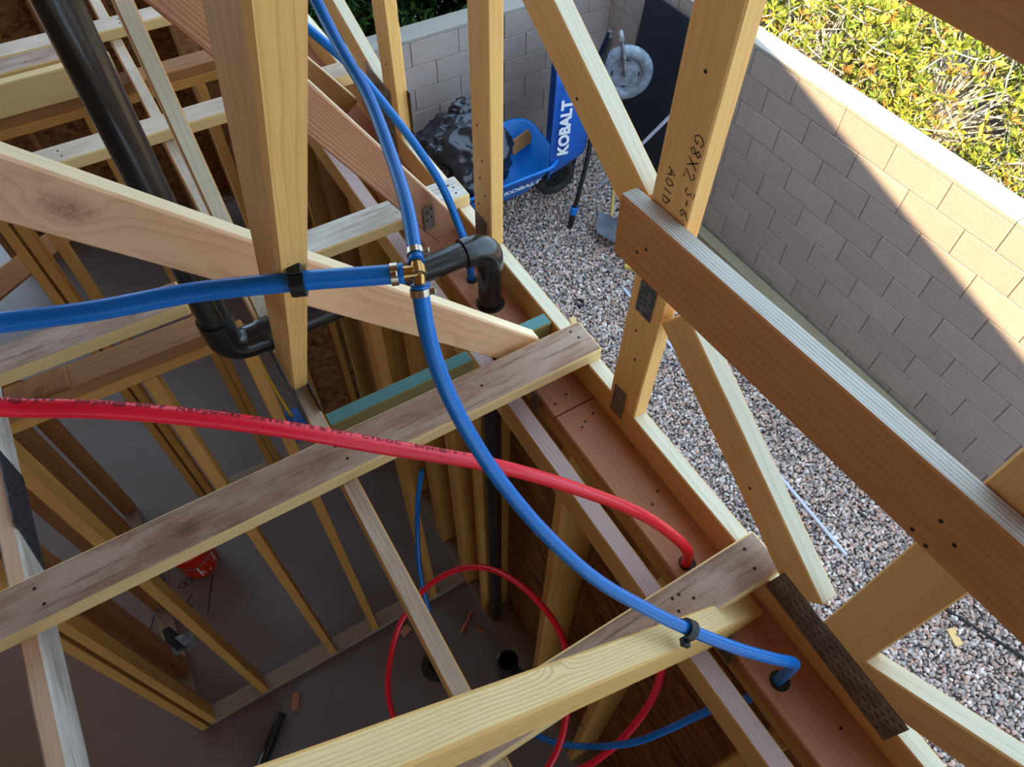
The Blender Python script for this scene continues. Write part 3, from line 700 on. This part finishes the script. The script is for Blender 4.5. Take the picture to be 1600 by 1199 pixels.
rp = empty('red_water_pipe', (-.249, .672, 3.479), 'long bright red water pipe sweeping down into the wall plate', 'pipe')
REDP = [(-2.3, .98, 3.76), (-1.5, .92, 3.78), (-.95, .84, 3.76), (-.64, .77, 3.70), (-.47, .726, 3.617), (-.36, .699, 3.548), (-.249, .672, 3.479), (-.165, .638, 3.454), (-.078, .603, 3.416), (.016, .563, 3.366), (.121, .521, 3.294), (.243, .473, 3.213), (.338, .438, 3.129), (.436, .398, 3.031), (.508, .364, 2.952), (.560, .335, 2.880), (.605, .312, 2.80), (.632, .303, 2.72), (.639, .302, 2.58), (.638, .268, 2.38), (.628, .214, 2.117), (.61, .186, 1.97), (.555, .165, 1.812), (.48, .158, 1.656), (.386, .175, 1.507), (.188, .247, 1.29), (.026, .424, 1.214), (-.057, .628, 1.183), (-.046, .785, 1.16), (.022, .901, 1.195), (.124, .984, 1.285), (.252, 1.006, 1.409), (.363, .961, 1.547), (.443, .88, 1.652), (.495, .766, 1.726), (.523, .627, 1.774), (.527, .516, 1.769), (.496, .42, 1.76), (.423, .309, 1.664), (.35, .246, 1.598), (.26, .21, 1.55)]
tube('tube', REDP, .0111, M_RED, rp, seg=20)
def print_on_tube(s, path, r, start, size, updir, mat, parent, label):
    me = text_mesh(s, size, bold=.0004, spacing=1.15)
    F = frames(path); L = [0.0]
    for i in range(1, len(path)): L.append(L[-1] + (path[i]-path[i-1]).length)
    xs = [v.co.x for v in me.vertices]; x0 = min(xs); c0 = path[0]
    out = []
    for v in me.vertices:
        s_ = start + (v.co.x - x0)*1.5; i = min(max(int(np.searchsorted(L, s_))-1, 0), len(path)-2)
        t = (s_-L[i])/(L[i+1]-L[i]); p = path[i].lerp(path[i+1], t); tg = (path[i+1]-path[i]).normalized()
        u = Vector(updir); u = (u - tg*u.dot(tg)).normalized(); w = u.cross(tg); ang = v.co.y/r
        out.append(p + (u*math.cos(ang) + w*math.sin(ang))*(r+.0004) - c0)
    for v, q in zip(me.vertices, out): v.co = q
    me.materials.clear()
    o = link('pipe_print', me, mat, parent, c0); tag(o, label); return o
redpath = spline(REDP, 8); LEAD = sum((redpath[i+1]-redpath[i]).length for i in range(32))
print_on_tube('si@73°F  100psi@180°F  NSFpw-rfh  ASTM F876 & F877  CTS-OC  160psi@73°F', redpath, .0111, LEAD+.262, .0098, (.05, .30, 1), M_PRINT, rp, 'small dark pressure rating print')

sb = empty('back_blue_pipe', (.651, 1.262, ZP), 'thin blue water pipe going down into the plate beside the black elbow', 'pipe')
tube('tube', [(-.2, 2.6, 3.8), (.10, 2.15, 3.65), (.27, 1.84, 3.50), (.38, 1.66, 3.372), (.435, 1.577, 3.308), (.468, 1.536, 3.271), (.507, 1.505, 3.218), (.553, 1.456, 3.131), (.594, 1.404, 3.041), (.626, 1.359, 2.952), (.641, 1.312, 2.86), (.649, 1.275, 2.77), (.651, 1.262, 2.60)], .0105, M_BLUE, sb, seg=16)
# drilled holes in the plate
def hole(loc, r, label):
    o = link('drilled_hole', lathe_mesh([(0, .0004), (r, .0006), (r*1.02, 0)], 20), M_NAIL, we, loc); return o
hole((.639, .302, ZP), .0185, ''); hole((.641, .022, ZP), .020, ''); hole((.651, 1.262, ZP), .017, ''); hole((.651, 1.160, ZP), .039, '')

vp = empty('vent_pipe', (-.011, 1.165, 2.90), 'black plastic vent pipe with elbows, rising at left and dropping into the plate', 'pipe')
RV, YV, ZV = .0315, 1.162, 2.900
def arc(c, a0, u, v, r, n=10):
    return [Vector(c) + Vector(u)*(r*math.cos(t)) + Vector(v)*(r*math.sin(t)) for t in [a0 + i*(math.pi/2)/n for i in range(n+1)]]
tube('riser', [(-.011, YV, ZV+.045), (-.011, YV, 3.6), (-.011, YV, 5.25)], RV, M_ABS, vp, straight=True, seg=28)
ea = arc((.039, YV, ZV+.05), math.pi, (1, 0, 0), (0, 0, 1), .05)   # from riser down into run
ea = [Vector((-.011, YV, ZV+.092))] + ea + [Vector((.082, YV, ZV))]
e1 = tube('elbow', ea, RV+.0045, M_ABS, vp, straight=True, seg=24)
link('coupling_ring', lathe_mesh([(RV, -.012), (RV+.0055, -.012), (RV+.0055, .012), (RV, .012)], 26), M_ABS, e1, (-.011, YV, ZV+.090))
link('coupling_ring', lathe_mesh([(RV, -.016), (RV+.0075, -.016), (RV+.0075, .016), (RV, .016)], 26), M_ABS, e1, (.078, YV, ZV), axis_rot((1, 0, 0)))
tube('run', [(.05, YV, ZV), (.3, YV, ZV), (.605, YV, ZV)], RV, M_ABS, vp, straight=True, seg=28)
eb = [Vector((.585, YV, ZV))] + arc((.601, YV, ZV-.05), math.pi/2, (1, 0, 0), (0, 0, 1), .05)[::1]
eb = [Vector((.585, YV, ZV))] + [Vector((.601, YV, ZV-.05)) + Vector((math.sin(t), 0, math.cos(t)))*.05 for t in [i*(math.pi/2)/10 for i in range(11)]] + [Vector((.651, YV, ZV-.075))]
e2 = tube('elbow', eb, RV+.0045, M_ABS, vp, straight=True, seg=26)
link('coupling_ring', lathe_mesh([(RV, -.011), (RV+.0075, -.011), (RV+.0075, .011), (RV, .011)], 28), M_ABS, e2, (.588, YV, ZV), axis_rot((1, 0, 0)))
tube('drop', [(.651, YV, ZV-.05), (.651, YV, 1.5), (.651, YV, .0)], RV, M_ABS, vp, straight=True, seg=24)

# ================================================================== ROOM BELOW
def ring_pts(c, rx, ry, n, a0, a1, z0, z1, tilt=0):
    return [(c[0]+rx*math.cos(a), c[1]+ry*math.sin(a), z0+(z1-z0)*i/n + tilt*math.sin(a)) for i, a in enumerate([a0+(a1-a0)*k/n for k in range(n+1)])]
# orange bucket on the slab
bk = empty('orange_bucket', (-.70, 2.36, 0), 'orange plastic bucket standing on the slab', 'bucket')
link('shell', lathe_mesh([(0, 0), (.102, 0), (.105, .008), (.118, .272), (.125, .274), (.125, .282), (.116, .282), (.102, .016), (0, .016)], 32), M_BUCKET, bk, (-.70, 2.36, 0))
link('collar', lathe_mesh([(.117, .22), (.127, .222), (.127, .232), (.118, .234)], 32), M_BUCKET, bk, (-.70, 2.36, 0))
tube('bail', [(-.70-.125, 2.36, .235), (-.70-.09, 2.28, .19), (-.70, 2.235, .17), (-.70+.09, 2.28, .19), (-.70+.125, 2.36, .235)], .003, M_ZINC, bk, seg=8)
lgm = strokes_mesh([[(-.06, -.06), (.06, -.06), (.06, .06), (-.06, .06), (-.06, -.06)], [(-.05, -.01), (.03, .05)], [(-.05, -.03), (.05, .045)], [(-.04, -.045), (.05, .02)], [(-.01, -.045), (.05, 0)]], .010)
for v in lgm.vertices:
    a = -1.1 + v.co.x/.115; v.co = Vector((math.cos(a)*(.1068+.049*(v.co.y+.09)), math.sin(a)*(.1068+.049*(v.co.y+.09)), .09+v.co.y))
tag(link('square_logo', lgm, M_WHITE, bk, (-.70, 2.36, 0)), 'white square logo with slanted bars')
# layout marks on the slab
mkf = link('floor_marks', strokes_mesh([[(.0, .02), (.03, .04), (.06, .0), (.09, .03), (.06, .05), (.03, .0), (0, .02)], [(-.03, -.13), (.06, -.06)], [(.04, -.14), (-.01, -.05)], [(-.25, -.22), (-.05, .12)], [(.10, -.22), (.20, .0)]], .007), M_INK, None, (-.86, 2.25, .0015))
tag(mkf, 'black layout marks and crosses drawn on the slab', 'marking')
# switch box bracket on the interior wall
sx = empty('switch_box', (-.665, 1.44, 1.13), 'dark switch box on a grey bracket between the studs', 'box')
block('bracket', -.70, -.655, 1.42, 1.424, 1.08, 1.19, M_ZINC, sx, .001)
block('bracket_foot', -.735, -.64, 1.40, 1.47, 1.078, 1.082, M_ZINC, sx, .0005)
block('box_body', -.715, -.685, 1.412, 1.47, 1.085, 1.21, M_CLIP, sx, .003)
jb = empty('junction_box', (.075, 1.49, 2.1), 'small blue junction box on the stud below the front truss', 'box')
block('box_body', .0492, .099, 1.45, 1.51, 2.06, 2.15, plain('box_blue', (20, 78, 150), .5), jb, .004)
block('box_lip', .0492, .105, 1.444, 1.450, 2.05, 2.16, MATS['box_blue'], jb, .002)
yc = tube('yellow_cable', [(.055, 1.50, 2.60), (.056, 1.55, 2.48), (.052, 1.56, 2.36), (.058, 1.53, 2.25), (.07, 1.48, 2.15)], .005, M_YWIRE, seg=8); tag(yc, 'yellow cable hanging down to the blue junction box', 'cable')
# waste pipe stub, scraps
fs = empty('waste_pipe_stub', (.545, .86, 0), 'open black waste pipe stub rising from the slab corner', 'pipe')
link('stub_pipe', lathe_mesh([(.050, 0), (.050, .28), (.045, .28), (.045, .02), (0, .02)], 26), M_ABS, fs, (.545, .86, 0))
link('hub', lathe_mesh([(.050, .22), (.057, .222), (.057, .281), (.050, .284)], 26), M_ABS, fs, (.545, .86, 0))
link('nail_guard', box_mesh(.05, .002, .14, .0005, [M_PLATE_B]), M_PLATE_B, fs, (.56, .795, .27), Matrix.Rotation(.5, 3, 'X'))
ff = empty('floor_flange', (.235, 1.10, 0), 'black floor flange on the slab behind the pale truss chord', 'flange')
link('flange_ring', lathe_mesh([(.04, 0), (.085, 0), (.085, .012), (.055, .014), (.052, .03), (.045, .03), (.04, 0)], 28), M_ABS, ff, (.235, 1.10, 0))
link('flange_throat', lathe_mesh([(0, .002), (.04, .002), (.04, .006)], 20), M_CLIP, ff, (.235, 1.10, 0))
for i, (x, y, z, rz, l) in enumerate(((.49, 1.22, .012, .6, .13), (.54, 1.14, .012, 2.2, .05))):
    c_ = link('copper_stub', tube_mesh([Vector((-l/2, 0, 0)), Vector((l/2, 0, 0))], .010, 12), plain('copper', (196, 120, 88), .4, .7) if 'copper' not in MATS else MATS['copper'], None, (x, y, z), Matrix.Rotation(rz, 3, 'Z'))
    tag(c_, ('short copper stub lying in the dirt near the studs', 'tiny copper stub beside the waste pipe')[i], 'pipe scrap')
for i, (x, y, rz, l, w, nm, lb_) in enumerate(((-.50, 1.325, 1.1, .09, .035, 'wood_scrap', 'small orange wood scrap on the slab by the bottom plate'), (.17, 1.36, .3, .06, .04, 'wood_scrap', 'tiny wood scrap behind the red loop'))):
    c_ = link(nm, box_mesh(l, w, .02, .003, [W_PLATE]), W_PLATE, None, (x, y, .0102), Matrix.Rotation(rz, 3, 'Z')); tag(c_, lb_, 'wood scrap')
c_ = tube('pipe_offcut', [(-.58, 1.30, .027), (-.85, 1.02, .027)], .026, M_ABS, straight=True, seg=16); tag(c_, 'dark pipe offcut lying on the slab under the yellow brace', 'pipe scrap')

# ================================================================== YARD
def rrect(lx0, lx1, ly, r, z, n=5):
    P = []
    for cx, cy, a0 in ((lx1-r, ly-r, 0), (lx0+r, ly-r, 90), (lx0+r, -ly+r, 180), (lx1-r, -ly+r, 270)):
        for k in range(n+1):
            a = math.radians(a0+90*k/n); P.append((cx+r*math.cos(a), cy+r*math.sin(a), z))
    return P
def tray_mesh(nose=.06):
    rings = [rrect(-.24, .26, .19, .10, 0), rrect(-.28, .34, .22, .12, .02), rrect(-.36, .44, .27, .14, .14), rrect(-.44, .52, .32, .15, .27), rrect(-.46, .54, .335, .15, .275), rrect(-.46, .54, .335, .15, .290),
             rrect(-.435, .515, .312, .145, .285), rrect(-.35, .43, .262, .135, .145), rrect(-.27, .33, .212, .115, .03), rrect(-.235, .255, .185, .10, .012)]
    n = len(rings[0]); V = [p for r_ in rings for p in r_]; Fc = []
    for i in range(len(rings)-1):
        for k in range(n): Fc.append((i*n+k, i*n+(k+1) % n, (i+1)*n+(k+1) % n, (i+1)*n+k))
    Fc.append(tuple(reversed(range(n)))); Fc.append(tuple(range((len(rings)-1)*n, len(rings)*n)))
    return mesh_from('tray', V, Fc, True)
def wheel_parts(root, mw, c, axis, r, mt=M_TYRE, mh=M_HANDLE, spokes=True):
    R = mw.to_3x3() @ axis_rot(axis); c = mw @ Vector(c); w = r*.24
    prof = [(r-w*.9 + w*.95*math.cos(t), w*math.sin(t)) for t in [2*math.pi*k/12 for k in range(13)]]
    tyre = link('tyre', lathe_mesh(prof, 28), mt, root, c, R)
    hub = link('wheel_hub', lathe_mesh([(0, -.05), (.022, -.05), (.03, -.02), (r*.62, -.012), (r*.66, -.03), (r*.66, .03), (r*.62, .012), (.03, .02), (.022, .05), (0, .05)], 24), mh, root, c, R)
    for k in range(4):
        a = math.pi/4 + k*math.pi/2
        for sgn in (1, -1):
            link('hub_slot', lathe_mesh([(0, .0146), (r*.13, .0146), (r*.14, .010)], 12), M_CLIP if mt is M_TYRE else M_CLIP, hub, c + R@Vector((math.cos(a)*r*.4, math.sin(a)*r*.4, 0)) if sgn > 0 else c + R@Vector((math.cos(a)*r*.4, math.sin(a)*r*.4, 0)), R if sgn > 0 else R @ Matrix.Rotation(math.pi, 3, 'X'))
    return tyre
def lt(name, pts, r, mat, root, mw, seg=10, straight=False, n=5):
    return tube(name, [mw @ Vector(p) for p in pts], r, mat, root, n=n, seg=seg, straight=straight)
def wheelbarrow(origin, R, mat, label, text_side, hl=1.0, wheel=(.64, 0, -.155), mt=M_TYRE, legs=True):
    mw = Matrix.Translation(Vector(origin)) @ R.to_4x4()
    root = empty('wheelbarrow', origin, label, 'wheelbarrow')
    tr = link('tray', tray_mesh(), mat, root, origin, R)
    for s in (1, -1):
        h = lt('handle', [(.62, .05*s, -.10), (.30, .12*s, -.035), (-.2, .22*s, -.025), (-.55, .28*s, .02), (-hl, .30*s, .06)], .019, M_HANDLE, root, mw)
        d = (mw.to_3x3() @ Vector((-.45, .02*s, .04))).normalized(); e = mw @ Vector((-hl, .30*s, .06))
        link('grip', lathe_mesh([(.018, -.13), (.026, -.13), (.024, 0), (.024, .012), (0, .012)], 14), M_HANDLE, h, e, axis_rot(d))
        link('grip_sleeve', lathe_mesh([(.024, -.19), (.034, -.185), (.030, -.12), (.024, -.118)], 14), M_KOB2, h, e, axis_rot(d))
        if legs: lt('leg', [(-.02, .16*s, -.03), (-.10, .20*s, -.20), (-.16, .21*s, -.335), (-.24, .21*s, -.335), (-.34, .24*s, -.02)], .013, M_HANDLE, root, mw)
    lt('axle_brace', [(.60, -.06, -.10), (.60, .06, -.10)], .012, M_HANDLE, root, mw, straight=True)
    wheel_parts(root, mw, wheel, (0, 1, 0), .185 if mt is M_TYRE else .205, mt, M_HANDLE if mt is M_TYRE else M_GREYWHEEL)
    if mt is not M_TYRE:
        w_ = Vector(wheel)
        for s in (1, -1): lt('fork', [w_+Vector((0, .055*s, 0)), w_+Vector((.12, .06*s, .03)), w_+Vector((.27, .05*s, .07))], .014, M_ZINC, root, mw, 8)
        lt('fork_bridge', [w_+Vector((.27, -.06, .07)), w_+Vector((.27, .06, .07))], .02, M_ZINC, root, mw, 8, straight=True)
    near = mt is M_TYRE; tm = text_mesh('KOBALT', .085 if near else .12, bold=.004 if near else .006); tm.materials.clear()
    o = Vector((.165 if near else .05, -.305, .19)); xx = Vector((1, 0, 0)); yy = Vector((0, -.38, .925)).normalized(); zz = xx.cross(yy)
    P = Matrix((xx, yy, zz)).transposed(); W3 = mw.to_3x3()
    link('lettering', tm, M_WHITE, tr, mw @ (o + zz*.012), W3 @ P)
    if mt is not M_TYRE:
        em = strokes_mesh([[(-.09, 0), (0, .055), (.09, 0), (0, -.055), (-.09, 0)], [(-.05, 0), (0, .03), (.05, 0), (0, -.03), (-.05, 0)]], .014)
        link('emblem', em, M_WHITE, tr, mw @ Vector((-.352, -.02, .105)), W3 @ Matrix((Vector((0, 1, 0)), Vector((-.55, 0, .83)), Vector((-.83, 0, -.55)))).transposed())
        link('sticker', lathe_mesh([(0, .002), (.026, .002), (.026, 0)], 14), M_WHITE, tr, mw @ (Vector((.38, -.313, .20)) + zz*.006), W3 @ P)
    return root
wheelbarrow((2.33, 4.17, .285), Matrix.Rotation(math.radians(-4), 3, 'Z') @ Matrix.Rotation(math.radians(-4), 3, 'Y') @ Matrix.Rotation(math.radians(3), 3, 'X'), M_KOB2, 'bright blue wheelbarrow standing on its wheel holding a trash bag', 'side', 1.0)
nz = Vector((-.85, .53, .02)).normalized(); nx = Vector((.03, .05, 1)); nx = (nx - nz*nx.dot(nz)).normalized(); ny = nz.cross(nx)
wheelbarrow((3.15, 4.00, .80), Matrix((nx, ny, nz)).transposed(), M_KOB, 'blue wheelbarrow stood on end with handles down and a dusty grey wheel', 'side', .87, wheel=(.34, 0, -.25), mt=M_GREYWHEEL, legs=False)
# trash bag
def lumpy(rx, ry, rz, seed, amp=.18):
    bm = bmesh.new(); bmesh.ops.create_icosphere(bm, subdivisions=5, radius=1.0)
    from mathutils import noise as mn
    for v in bm.verts:
        d = v.co.normalized(); q = d + .25*mn.noise_vector(d*2.0+Vector((seed, 1, 2)))
        n = mn.noise(q*2.0+Vector((seed, 0, 0)))*.7 - abs(mn.noise(q*4.0+Vector((0, seed, 0))))*.9 - abs(mn.noise(q*8.0+Vector((0, seed, 3))))*.22
        k = 1 + amp*(n+.25); v.co = Vector((d.x*rx*k, d.y*ry*k, d.z*rz*k))
    me = bpy.data.meshes.new('lump'); bm.to_mesh(me); bm.free()
    for p in me.polygons: p.use_smooth = True
    return me
tb = empty('trash_bag', (2.12, 4.22, .55), 'black trash bag bulging in the upright blue wheelbarrow', 'bag')
link('bag_body', lumpy(.38, .34, .34, 3.1, .30), M_BAG, tb, (2.14, 4.20, .62))
link('bag_neck', lumpy(.15, .10, .12, 5.2, .3), M_BAG, tb, (2.26, 4.34, .90))
tsx = board('scrap_board', (2.58, 4.22, .53), (2.80, 4.27, .56), .10, .03, (0, .4, .9), W_STUD2); tag(tsx, 'short brown board lying in the upright wheelbarrow', 'board')
# dark panel, pole, wire frame
dp = board('dark_panel', (3.70, 3.97, G), (3.83, 3.97, 1.47), .62, .015, (0, 1, 0), M_BOARD, bev=.001); tag(dp, 'large dark panel leaning against the right block wall', 'panel')
po = tube('white_pole', [(3.40, 4.05, G), (3.72, 3.40, 1.2)], .014, M_PVC, straight=True, seg=10); tag(po, 'thin white pole leaning in front of the dark panel', 'pole')
wf = tube('wire_frame', [(3.42, 3.98, .38), (3.56, 3.84, .36), (3.60, 3.80, .30), (3.56, 3.80, .04), (3.50, 3.80, .02)], .008, M_ZINC, seg=8); tag(wf, 'bent grey wire frame in front of the dark panel', 'wire frame')
sh = empty('garden_spade', (3.1, 3.42, G), 'grey spade blade resting on the gravel beside the black handles', 'spade')
bm = bmesh.new(); bmesh.ops.create_grid(bm, x_segments=6, y_segments=6, size=.5)
for v in bm.verts:
    x, y = v.co.x, v.co.y
    v.co = Vector((x*.30*(1-.25*max(0, y)), y*.36, .03 + .10*x*x - .02*y)); 
bmesh.ops.solidify(bm, geom=bm.faces[:], thickness=.004)
me = bpy.data.meshes.new('blade'); bm.to_mesh(me); bm.free()
link('blade', me, M_CLOTH, sh, (3.12, 3.44, G+.05), Matrix.Rotation(.9, 3, 'Z') @ Matrix.Rotation(.5, 3, 'X'))
lt('shaft', [(3.20, 3.58, .05), (3.45, 3.95, .75)], .014, wood('wood_shaft', (196, 170, 96), (160, 130, 70), .01, .3), sh, Matrix.Identity(4), straight=True)
ww = board('yellow_stick', (3.02, 3.12, G+.02), (3.10, 2.98, G+.03), .05, .025, (1, 0, 0), plain('yellow_paint', (214, 186, 88), .6)); tag(ww, 'short yellow painted stick on the gravel behind the brown beam', 'stick')
pv = tube('white_pipe', [(2.86, 2.92, G+.012), (2.80, 2.0, G+.012), (2.712, .40, G+.012)], .013, M_PVC, seg=10); tag(pv, 'long thin white plastic pipe lying on the gravel', 'pipe')
cb = tube('black_cable', [(2.90, .05, G+.008), (3.02, -.28, G+.008), (3.13, -.58, G+.008), (3.2, -1.0, G+.008)], .010, M_HANDLE, seg=8); tag(cb, 'dark cable on the gravel at the lower right', 'cable')
rg_ = link('black_ring', lathe_mesh([(.028, 0), (.036, 0), (.036, .03), (.028, .03), (.028, 0)], 20), M_ABS, None, (2.47, 2.97, G-.004)); tag(rg_, 'small black plastic ring on the gravel beside the chord', 'ring')
for x, y, rz, l, lb_ in ((2.885, -.28, 1.2, .10, 'tan wood chip on the gravel at the lower right'), (2.32, 2.82, 1.3, .13, 'pinkish wood chip on the gravel below the black ring')):
    o = link('wood_chip', box_mesh(l, .05, .015, .002, [W_FRESH]), W_FRESH, None, (x, y, G+.004), Matrix.Rotation(rz, 3, 'Z')); tag(o, lb_, 'wood scrap')

# ---- gravel: tens of thousands of broken stones
def icosa():
    bm = bmesh.new(); bmesh.ops.create_icosphere(bm, subdivisions=1, radius=1.0)
    v = np.array([x.co[:] for x in bm.verts]); f = np.array([[q.index for q in p.verts] for p in bm.faces]); bm.free(); return v, f
IV, IF = icosa()
def fast_mesh(name, V, Fc, cols=None, smooth=False):
    me = bpy.data.meshes.new(name); nV, nF, k = len(V), len(Fc), Fc.shape[1]
    me.vertices.add(nV); me.vertices.foreach_set('co', V.astype(np.float32).ravel())
    me.loops.add(nF*k); me.loops.foreach_set('vertex_index', Fc.astype(np.int32).ravel())
    me.polygons.add(nF); me.polygons.foreach_set('loop_start', np.arange(0, nF*k, k, dtype=np.int32))
    me.polygons.foreach_set('use_smooth', np.full(nF, smooth))
    if cols is not None:
        ca = me.color_attributes.new('Col', 'FLOAT_COLOR', 'POINT'); ca.data.foreach_set('color', np.c_[cols, np.ones(nV)].astype(np.float32).ravel())
    me.update(calc_edges=True); me.validate(); return me
def gravel(n, x0, x1, y0, y1, zb):
    st = .0190; gx, gy = np.meshgrid(np.arange(x0, x1, st), np.arange(y0, y1, st)); n = gx.size
    c = np.c_[gx.ravel()+rng.uniform(-.4, .4, n)*st, gy.ravel()+rng.uniform(-.4, .4, n)*st, np.full(n, zb)]
    s = rng.uniform(.0085, .0165, n)
    sc = s[:, None]*rng.uniform([.75, .75, .55], [1.35, 1.35, .95], (n, 3))
    c[:, 2] += rng.uniform(-.004, .016, n)
    q = rng.normal(size=(n, 4)); q /= np.linalg.norm(q, axis=1)[:, None]; w, x, y, z = q.T
    R = np.stack([1-2*(y*y+z*z), 2*(x*y-z*w), 2*(x*z+y*w), 2*(x*y+z*w), 1-2*(x*x+z*z), 2*(y*z-x*w), 2*(x*z-y*w), 2*(y*z+x*w), 1-2*(x*x+y*y)], 1).reshape(n, 3, 3)
    jit = 1 + rng.uniform(-.28, .28, (n, len(IV), 1))
    V = np.einsum('nij,nkj->nki', R, IV[None]*jit*sc[:, None, :]) + c[:, None, :]
    Fc = (IF[None] + (np.arange(n)*len(IV))[:, None, None]).reshape(-1, 3)
    pal = np.array([lin(p)[:3] for p in ((170, 160, 154), (190, 176, 166), (146, 138, 134), (200, 172, 156), (184, 150, 134), (210, 200, 192), (122, 114, 112), (166, 150, 142))])
    col = pal[rng.integers(0, len(pal), n)]*rng.uniform(1.0, 1.42, (n, 1))
    return fast_mesh('gravel', V.reshape(-1, 3), Fc, np.repeat(col, len(IV), 0))
gv = link('gravel', gravel(0, .79, 3.855, -1.3, 4.765, G-.012), M_STONE); tag(gv, 'crushed grey and pink gravel covering the side yard', 'gravel', kind='stuff')

# ---- shrubs behind the walls
def leaf_cloud(n_clumps, per, centre, rad, size, pal, droop=.3, squash=1.0, upb=.35, rmin=.62):
    th = rng.uniform(0, 2*np.pi, n_clumps); ph = np.arccos(rng.uniform(-.35, 1, n_clumps)); rr = rng.uniform(rmin, 1.05, n_clumps)**.6
    cc = np.c_[np.cos(th)*np.sin(ph), np.sin(th)*np.sin(ph), np.cos(ph)*squash]*rr[:, None]*np.array(rad) + np.array(centre)
    outd = np.c_[np.cos(th)*np.sin(ph), np.sin(th)*np.sin(ph), np.cos(ph)+upb]; outd /= np.linalg.norm(outd, axis=1)[:, None]
    n = n_clumps*per; c = np.repeat(cc, per, 0); o = np.repeat(outd, per, 0)
    d = o*.8 + rng.normal(size=(n, 3))*.75; d /= np.linalg.norm(d, axis=1)[:, None]
    sdir = np.cross(d, rng.normal(size=(n, 3))); sdir /= np.linalg.norm(sdir, axis=1)[:, None]
    nn = np.cross(d, sdir); L = (size*rng.uniform(.65, 1.3, n))[:, None]; W = L*.17
    b0 = c + d*L*.15
    V = np.stack([b0, b0+d*L*.55+sdir*W+nn*W*.5, b0+d*L*1.05, b0+d*L*.55-sdir*W+nn*W*.5], 1).reshape(-1, 3)
    Fc = (np.array([[0, 1, 2], [0, 2, 3]])[None] + (np.arange(n)*4)[:, None, None]).reshape(-1, 3)
    p = np.array([lin(x)[:3] for x in pal]); k = np.repeat(rng.integers(0, len(p), n_clumps), per); alt = rng.integers(0, len(p), n)
    k = np.where(rng.random(n) < .7, k, alt); col = p[k]*rng.uniform(.75, 1.2, (n, 1))
    return V, Fc, np.repeat(col, 4, 0), cc
def shrub(name, base, centre, rad, nc, per, size, pal, label, nb=60, br=.006, group=None, upb=.35, tw=None, rmin=.62):
    root = empty(name, base, label, 'shrub', group)
    V, Fc, col, cc = leaf_cloud(nc, per, centre, rad, size, pal, upb=upb, rmin=rmin)
    f = link('foliage', fast_mesh('leaves', V-np.array(base), Fc, col), M_LEAF, root, base); f['kind'] = 'stuff'
    TV, TF = [], []; B = Vector(base)
    for i in range(nb):
        t = Vector(cc[rng.integers(0, len(cc))]); m = B.lerp(t, .5) + Vector(rng.normal(size=3)*.10) + Vector((0, 0, .05))
        s0 = B + Vector((rng.normal()*.12, rng.normal()*.12, 0))
        path = spline([s0, m, t], 4); tm = tube_mesh([p-B for p in path], [br*(1.7-1.2*k/(len(path)-1)) for k in range(len(path))], 5, False)
        k0 = len(TV); TV += [v.co.copy() for v in tm.vertices]; TF += [tuple(k0+q for q in p.vertices) for p in tm.polygons]; bpy.data.meshes.remove(tm)
    for i in range(int(nb*1.2)):
        p0 = Vector(cc[rng.integers(0, len(cc))]); q = cc - np.array(p0); dd = np.linalg.norm(q, axis=1); ok = np.where((dd > .12) & (dd < .45))[0]
        if len(ok) == 0: continue
        p1 = Vector(cc[rng.choice(ok)]); m = (p0+p1)/2 + Vector(rng.normal(size=3)*.03)
        path = spline([p0, m, p1], 3); tm = tube_mesh([p-B for p in path], br*.75, 5, False)
        k0 = len(TV); TV += [v.co.copy() for v in tm.vertices]; TF += [tuple(k0+q_ for q_ in p.vertices) for p in tm.polygons]; bpy.data.meshes.remove(tm)
    b_ = link('branches', mesh_from('branches', TV, TF, True), tw or M_TRUNK, root, base); b_['kind'] = 'stuff'
    return root
YG = [(146, 152, 56), (130, 140, 50), (108, 122, 46), (158, 154, 68), (90, 108, 42), (162, 158, 78), (150, 112, 58), (124, 134, 52)]
for i, (bx, by, cz, rx, ry, rz_, nc, lb_) in enumerate((
    (5.05, 3.45, .75, .80, .95, .75, 620, 'yellow green shrub behind the far end of the sunlit wall'),
    (5.75, 2.75, .70, .95, .90, .85, 620, 'large yellow green shrub in the middle behind the sunlit wall'),
    (5.30, 1.55, .62, .62, .55, .55, 260, 'yellow green shrub nearest the right edge behind the sunlit wall'),
    (6.60, 4.30, .90, 1.2, 1.0, 1.0, 560, 'yellow green shrub at the top behind the sunlit wall'),
    (7.30, 2.3, .80, 1.0, 1.1, .95, 420, 'yellow green shrub farthest from the sunlit wall'))):
    shrub('shrub', (bx, by, .35), (bx, by, cz), (rx, ry, rz_), int(nc*1.35), 8, .072, YG, lb_, 170, .0065)
DG = [(50, 82, 34), (62, 94, 40), (40, 66, 30), (76, 104, 46), (34, 56, 26)]
for i, (bx, by, lb_) in enumerate(((1.70, 6.1, 'dark green hedge shrub behind the back wall at left'), (2.75, 6.1, 'dark green hedge shrub behind the back wall in the middle'), (3.8, 6.1, 'dark green hedge shrub behind the back wall corner'))):
    shrub('hedge_shrub', (bx, by, G), (bx, by, 1.2), (.72, .85, 1.5), 2300, 14, .095, DG, lb_, 30, .008, tw=M_TRUNK_D, rmin=.15)
for x, y, s, lb_ in ((5.05, 2.05, .14, 'brown rock half hidden by the shrubs'), (4.55, 1.62, .16, 'grey rock just behind the sunlit wall')):
    r_ = link('garden_rock', lumpy(s, s*.75, s*.6, x, .3), M_LEAFROCK, None, (x, y, .40)); tag(r_, lb_, 'rock')
for o in bpy.data.objects:
    if '_w' in o: del o['_w']
